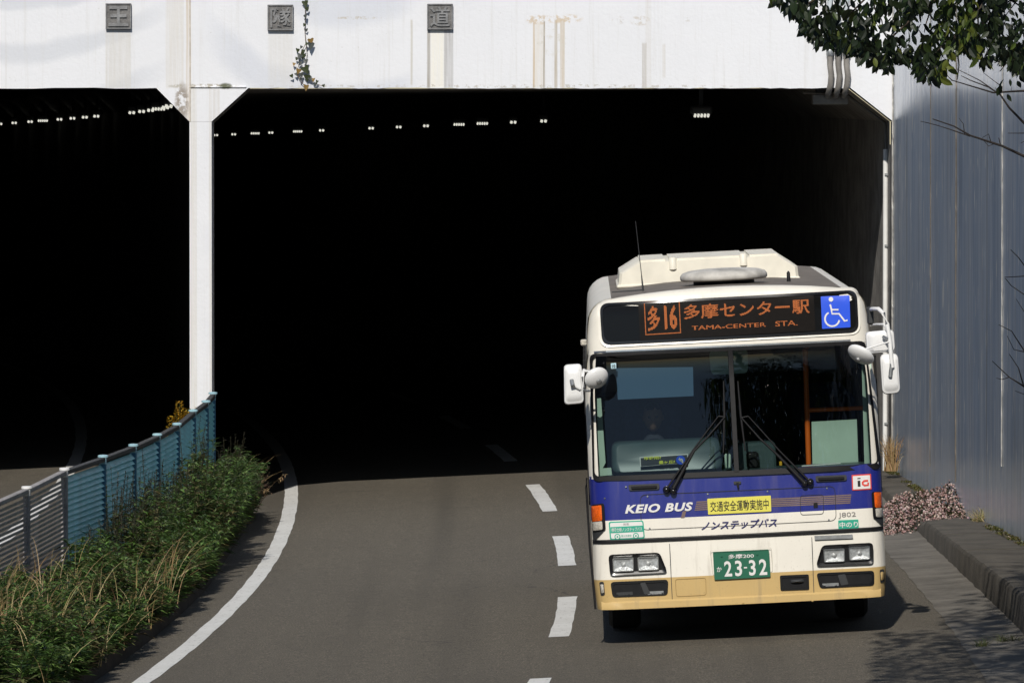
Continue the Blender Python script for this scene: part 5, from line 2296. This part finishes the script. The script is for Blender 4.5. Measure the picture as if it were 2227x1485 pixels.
def tuft(name, label, px, py, Y, n_, H, spread, cols, w=.008):
    global stw
    keep = stw
    stw = Leaves()
    c = at(px, py, Y)
    for _ in range(n_):
        b0_ = Vector((rnd.gauss(0, spread * .35), rnd.gauss(0, spread * .5), 0))
        straw_blade(b0_, rnd.uniform(.4, 1) * H, Vector((rnd.gauss(0, spread), rnd.gauss(0, spread), 0)), vary(rnd.choice(cols), .3), w * rnd.uniform(.6, 1.2), 6)
    o_ = stw.build(name, M['straw'])
    o_.location = c
    tag(o_, label, 'grass')
    stw = keep
    return o_


tuft('grass_tuft', 'tall dry grass tuft at the foot of the white downpipe behind the bus', 1938, 1024, 82.8, 130, .48, .09, [(.30, .19, .085), (.24, .15, .065), (.36, .25, .12)])
tuft('grass_tuft', 'short bleached grass tuft right of the pink flowers by the wall', 2138, 1142, 72.6, 120, .22, .14, [(.40, .31, .17), (.30, .23, .10), (.20, .20, .07)])
tuft('grass_tuft', 'small green grass tuft in the gutter at the lower right', 2137, 1410, 58.3, 60, .10, .07, [(.09, .12, .03), (.14, .13, .05), (.07, .09, .03)], .006)
tuft('grass_tuft', 'low wide grass tuft against the kerb at the lower right edge', 2195, 1402, 58.7, 110, .11, .12, [(.08, .10, .03), (.11, .11, .045), (.06, .07, .03)], .006)
# moss along the wall foot
ms = Leaves()
for _ in range(5200):
    y = rnd.choice([rnd.uniform(64, 72.9), rnd.uniform(75.0, 84.3)])
    if 64 < y < 73 and rnd.random() < .35 * (1 + math.sin(y * 3.1)):
        continue
    if abs(math.sin(y * 1.7) * math.sin(y * .61)) < .25:
        continue
    w_ = rnd.random() ** 1.6 * .11
    x = xw(y) - .01 - w_
    z = gz(xk(y)) + (kh(y) if y < 73 else .10) + .012
    ms.leaf(Vector((x, y, z)), Vector((rnd.uniform(-1, 1), rnd.uniform(-1, 1), rnd.uniform(.3, 1.4))), rnd.uniform(.015, .04), .014, vary(rnd.choice([(.10, .105, .022), (.07, .085, .02), (.13, .115, .03), (.10, .075, .03)]), .3))
o = ms.build('moss', M['weed'])
tag(o, 'yellow green moss creeping along the foot of the wing wall', 'moss', kind='stuff')
# litter leaves on the footway
lm = Leaves()
lm.leaf(Vector((0, -.03, .0)), Vector((.2, 1, .3)), .07, .04, (.5, .42, .32))
me_l = lm.mesh('fallen_leaf', M['straw'])
for (px, py, Y, lab) in ((2006, 1050, 79.0, 'pale fallen leaf lying on the moss behind the pink flowers'), (1978, 1038, 81.0, 'pale fallen leaf on the footway nearest the dry grass tuft'), (2192, 1156, 68.9, 'brown fallen leaf on the moss at the right edge of the photo')):
    z = gz(xk(Y)) + (kh(Y) if Y < 73 else .10) + .02
    o = link('fallen_leaf', me_l, None, (min(at(px, py, Y).x, xw(Y) - .03), Y, z), (0, 0, rnd.uniform(0, 6)))
    tag(o, lab, 'leaf', 'fallen leaves on the footway')

# ivy hanging down the facade
iv = thing('ivy_vine', 'thin ivy strand with small heart shaped leaves hanging down the white facade', 'vine', (0, 0, 0))
IVP = [(663, -20), (664, 30), (663, 70), (665, 95), (655, 115), (650, 140), (645, 160), (655, 178), (664, 190)]
mb = MB()
mb.tube([at(x, y, PY - .03 - .02 * (i % 2)) for i, (x, y) in enumerate(IVP)], .004, 5)
mb.tube([at(x, y, PY - .035) for x, y in ((665, 95), (668, 120), (662, 150), (672, 172), (690, 184), (703, 188))], .003, 5)
mb.build('stem', M['vine_stem'], iv)
IVY = [[], [], []]
for k_, base_c in enumerate([(.052, .068, .028), (.30, .19, .06), (.085, .095, .085)]):
    L_ = Leaves()
    o_ = [(0, 0), (.30, .12), (.52, .0), (.38, -.38), (.0, -1.0), (-.38, -.38), (-.52, .0), (-.30, .12)]
    q = [Vector((x * 1.0, -.08 * abs(x), z)) for x, z in o_] + [Vector((0, .03, -.35))]
    L_.add(q, [(i, (i + 1) % 8, 8) for i in range(8)], base_c)
    IVY[k_] = L_.mesh('leaf', M['leaf'])
for (x, y, s_, k_) in [(663, 8, 12, 0), (667, 20, 8, 0), (664, 36, 9, 2), (663, 55, 6, 0), (666, 66, 6, 2), (675, 90, 12, 1), (676, 99, 13, 2), (668, 96, 7, 0), (656, 103, 6, 2), (648, 110, 8, 0), (654, 124, 11, 2), (661, 122, 13, 0), (665, 134, 9, 2), (640, 140, 6, 1), (652, 138, 7, 2), (650, 155, 10, 1), (654, 163, 9, 2), (662, 152, 15, 0), (668, 169, 12, 0), (633, 166, 7, 0), (643, 162, 6, 2), (666, 190, 11, 1), (682, 174, 7, 1), (686, 183, 7, 2), (690, 178, 6, 0), (703, 187, 6, 0), (655, 172, 7, 2), (670, 158, 7, 2), (646, 128, 6, 0), (673, 172, 8, 2), (660, 112, 7, 0)]:
    p = at(x, y - s_ * .4, PY - .05 - rnd.uniform(0, .03))
    link('leaf', IVY[k_], iv, p, (rnd.uniform(-.5, .3), rnd.uniform(-.6, .6), rnd.uniform(-.7, .7)), (s_ * PY / F * 1.25,) * 3)

# ------------------------------------------------------------------ trees


def limb(mb, a, b, r0, r1, n_=6, wob=.08):
    pts = []
    for i in range(n_ + 1):
        t_ = i / n_
        p = a.lerp(b, t_)
        k = (b - a).length * wob * math.sin(math.pi * t_)
        pts.append(p + Vector((rnd.uniform(-1, 1), rnd.uniform(-1, 1), rnd.uniform(-.5, 1))) * k)
    mb.tube(pts, [r0 + (r1 - r0) * i / n_ for i in range(n_ + 1)], 7)
    return pts


# evergreen whose branches hang into the top right corner
TB = Vector((7.6, 51.5, .5))
et = thing('evergreen_tree', 'broadleaf evergreen whose dark leafy branches hang into the top right corner', 'tree', TB)
mbt = MB()
ltop = TB + Vector((-.3, 0, 6.5))
limb(mbt, TB - Vector((0, 0, 1)), ltop, .22, .12, 8, .02)
mbt.v = [tuple(Vector(v) - TB) for v in mbt.v]
mbt.build('trunk', M['bark'], et, 60)
LV = Leaves()
LEAFC = [(.013, .022, .008), (.010, .017, .007), (.020, .034, .010), (.015, .028, .008)]  # near-black tints, shade of the leaf mass put into the colour
LEAFB = [(.070, .105, .016), (.12, .145, .022), (.045, .075, .014)]  # yellow-green tints standing in for sunlight coming through leaves
o_ = [(0, 0), (.16, .18), (.25, .42), (.20, .68), (.08, .88), (0, 1.0), (-.08, .88), (-.20, .68), (-.25, .42), (-.16, .18)]
LM = []
for c_ in LEAFC + LEAFB:
    L_ = Leaves()
    q = [Vector((x, .25 * abs(x) + .10 * z * z, -z)) for x, z in o_] + [Vector((0, .10 * z * z, -z)) for z in (.3, .6)]
    L_.add(q, [(0, 1, 10), (1, 2, 10), (2, 11, 10), (2, 3, 11), (3, 4, 11), (4, 5, 11), (5, 6, 11), (6, 7, 11), (7, 8, 11), (8, 10, 11), (8, 9, 10), (9, 0, 10)], c_)
    LM.append((L_.mesh('leaf', M['leaf']), L_.v, L_.f, c_))
# leaf-mass outline in the picture: lower boundary by x
LOW = [(1672, -10), (1700, 15), (1725, 30), (1745, 62), (1765, 85), (1790, 100), (1830, 105), (1860, 118), (1890, 128), (1915, 150), (1935, 152), (1950, 130), (1985, 140), (2010, 170), (2025, 182), (2045, 180), (2058, 150), (2075, 110), (2095, 105), (2125, 138), (2150, 140), (2170, 125), (2195, 140), (2215, 165), (2230, 170), (2320, 200)]
spots = []
for _ in range(6200):
    px = rnd.uniform(1675, 2330)
    lo = interp(px, LOW)
    top = -230
    py = lo - (lo - top) * rnd.random() ** 1.25 - 8
    Y = 50 + rnd.uniform(-1.6, 1.8)
    # thin patches in the mass
    g_ = math.sin(px * .021 + 1.0) * math.sin(py * .034 + px * .006) + .45 * math.sin(px * .07 + py * .05)
    if g_ < -.30 and rnd.random() < .72:
        continue
    spots.append((px, py, Y, lo - py))
for _ in range(170):
    px = rnd.uniform(1685, 2227)
    lo = interp(px, LOW)
    spots.append((px, lo - rnd.uniform(4, 30), 50 + rnd.uniform(-1, 1), rnd.uniform(0, 20)))
spots += [(2165, 190, 49.6, 1), (2178, 186, 49.7, 1), (2200, 188, 49.8, 2), (2190, 205, 49.5, 1), (2196, 172, 49.6, 1), (2212, 176, 49.6, 1), (2182, 172, 49.7, 1)]
spots.sort(key=lambda s_: (not (0 < s_[1] < 240 and s_[0] < 2227), s_[3]))
n_single = 0
crown = Leaves()
for (px, py, Y, dl) in spots:
    p = at(px, py, Y) - TB
    bright = (math.sin(px * .013 - 1.2) > .1 and 1880 < px < 2130 and rnd.random() < .62) or rnd.random() < .10  # tints of lit leaves gathered in the middle of the mass
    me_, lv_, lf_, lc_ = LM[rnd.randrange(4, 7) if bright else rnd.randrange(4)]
    s_ = rnd.uniform(.05, .09) if rnd.random() < .8 else rnd.uniform(.08, .11)
    e_ = Euler((rnd.uniform(-.9, .7), rnd.uniform(-.9, .9), rnd.uniform(-3.14, 3.14)))
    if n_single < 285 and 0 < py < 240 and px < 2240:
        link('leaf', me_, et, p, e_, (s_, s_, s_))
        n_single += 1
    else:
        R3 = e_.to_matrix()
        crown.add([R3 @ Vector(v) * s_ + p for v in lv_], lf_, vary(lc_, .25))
# the rest of the crown, above and right of the frame
for _ in range(15000):
    while True:
        q = Vector((rnd.uniform(-1, 1), rnd.uniform(-1, 1), rnd.uniform(-1, 1)))
        if q.length < 1:
            break
    p = Vector((4.7, 51.2, 7.1)) + Vector((q.x * 3.2, q.y * 5.6, q.z * 2.1))
    rel = p.y
    d_ = p - Vector((0, 0, CAMZ))
    py_ = HZ + (CAMZ - p.z) * F / p.y
    px_ = CX + p.x * F / p.y
    if py_ > -40 and px_ < 2260:
        continue
    run = 60.2 - p.y
    if p.z - run * .79 > .4 and p.x + run * .149 < 3.3 and run > 0:
        continue
    if math.sin(p.x * 2.1 + 1) * math.sin(p.y * 1.7) < -.05 + .1 * q.z:
        continue
    me_, lv_, lf_, lc_ = LM[rnd.randrange(7)]
    s_ = rnd.uniform(.12, .20)
    R3 = Euler((rnd.uniform(-.9, .7), rnd.uniform(-.9, .9), rnd.uniform(-3.14, 3.14))).to_matrix()
    crown.add([R3 @ Vector(v) * s_ + p - TB for v in lv_], lf_, vary(lc_, .25))
tag(crown.build('crown', M['leaf'], et), kind='stuff')
for (a, b, r0) in (((2420, -420), (1740, 20), .045), ((2400, -300), (1930, 90), .04), ((2350, -250), (2050, 120), .035), ((2420, -200), (2130, 60), .035), ((2380, -100), (2190, 150), .03), ((2300, -350), (1850, 30), .035)):
    mb = MB()
    A, B = at(a[0], a[1], 50.6), at(b[0], b[1], 50.0)
    limb(mb, A, B, r0 * .45, .006, 8, .03)
    limb(mb, Vector((ltop.x, ltop.y, ltop.z - .2)), A, .07, r0 * .45, 5, .03)
    for _ in range(7):
        t_ = rnd.uniform(.3, .95)
        s0 = A.lerp(B, t_)
        limb(mb, s0, s0 + Vector((rnd.uniform(-.3, .2), rnd.uniform(-.3, .3), rnd.uniform(-.32, -.02))), .007, .003, 3, .05)
    mb.v = [tuple(Vector(v) - TB) for v in mb.v]
    mb.build('branch', M['bark'], et, 60)

# leafless sapling at the wall, its twigs reaching in from the right edge
SB = Vector((4.50, 60.0, .5))
bs_ = thing('bare_sapling', 'leafless sapling by the wall whose thin twigs reach in from the right edge', 'tree', SB)


def twig(pts, r0, r1, name='twig', Y=60.0):
    mb = MB()
    P_ = [at(x, y, Y) - SB for x, y in pts]
    # ease the straight measured chain
    n_ = len(P_)
    mb.tube(P_, [1.45 * (r0 + (r1 - r0) * i / (n_ - 1)) for i in range(n_)], 6)
    return mb.build(name, M['twig'], bs_, 60)


mb = MB()
limb(mb, Vector((0, 0, -.2)), Vector((.02, 0, 4.3)), .035, .012, 8, .015)
mb.build('trunk', M['bark'], bs_, 60)
for pts, r0, r1 in (
        ([(2350, 420), (2290, 372), (2227, 340), (2180, 318), (2110, 295), (2075, 275), (2028, 259)], .012, .003),
        ([(2110, 297), (2070, 283), (2035, 272), (2002, 264)], .004, .002),
        ([(2155, 309), (2150, 292), (2136, 300)], .003, .002), ([(2176, 316), (2172, 300)], .003, .002), ([(2165, 312), (2150, 318), (2136, 302)], .003, .0015), ([(2206, 332), (2198, 326)], .003, .0015), ([(2098, 293), (2095, 270), (2086, 258)], .003, .0015),
        ([(2320, 330), (2227, 268), (2195, 235), (2175, 206), (2150, 190), (2110, 175), (2090, 165)], .009, .002),
        ([(2300, 215), (2227, 198), (2160, 202), (2120, 190), (2070, 175), (2060, 165)], .008, .002), ([(2175, 206), (2130, 175), (2080, 150)], .004, .002), ([(2180, 190), (2160, 175), (2140, 160)], .003, .0015),
        ([(2280, 295), (2227, 290), (2192, 290)], .004, .002), ([(2260, 320), (2227, 308), (2220, 312)], .003, .002),
        ([(2350, 760), (2290, 660), (2240, 600), (2185, 603)], .008, .002), ([(2260, 622), (2215, 560), (2198, 543)], .004, .002), ([(2240, 640), (2227, 640), (2200, 622), (2186, 605)], .004, .002),
        ([(2360, 900), (2300, 880), (2227, 840), (2195, 820), (2158, 785)], .009, .002), ([(2227, 842), (2215, 800), (2195, 770)], .004, .002), ([(2195, 820), (2180, 825), (2167, 822)], .003, .0015), ([(2260, 850), (2227, 762), (2200, 720), (2172, 706)], .005, .002), ([(2227, 765), (2205, 760), (2190, 730)], .003, .0015), ([(2280, 870), (2235, 860), (2208, 850)], .003, .0015), ([(2290, 720), (2235, 690), (2210, 650)], .004, .0015)):
    twig(pts, r0, r1)


# tall trees on the right, outside the frame, seen only as reflections in the windscreen
def back_tree(name, label, base, H, crad, n_, z0):
    t_ = thing(name, label, 'tree', base)
    mb = MB()
    limb(mb, Vector((0, 0, -2)), Vector((.2, .1, H * .8)), .35, .10, 8, .02)
    for k in range(9):
        th = k * 2.4
        limb(mb, Vector((0, 0, H * (.3 + .05 * k))), Vector((math.cos(th) * crad * .8, math.sin(th) * crad * .8, H * (.42 + .055 * k))), .10, .03, 5, .04)
    mb.build('trunk', M['bark'], t_, 60)
    L_ = Leaves()
    clumps = []
    for k in range(46):
        th, zz = rnd.uniform(0, 6.283), rnd.uniform(z0, H)
        rr = crad * math.sqrt(rnd.random()) * (1 - .5 * abs((zz - z0) / (H - z0) - .45))
        clumps.append((Vector((math.cos(th) * rr, math.sin(th) * rr, zz)), rnd.uniform(.8, 1.7)))
    for _ in range(n_):
        c, r_ = rnd.choice(clumps)
        q = Vector((rnd.gauss(0, .5), rnd.gauss(0, .5), rnd.gauss(0, .42))) * r_
        L_.leaf(c + q, Vector((rnd.uniform(-1, 1), rnd.uniform(-1, 1), rnd.uniform(-1, .3))), rnd.uniform(.22, .42), rnd.uniform(.14, .26), vary(rnd.choice(LEAFC + GREENS), .3))
    tag(L_.build('crown', M['leaf'], t_), kind='stuff')
    return t_


back_tree('street_tree', 'tall dark tree reflected in the right half of the bus windscreen', (7.2, 27, -.5), 19, 4.6, 9500, 5.5)
back_tree('street_tree', 'tall dark tree reflected in the middle of the bus windscreen', (3.0, 8, -.5), 26, 5.0, 9500, 9.0)
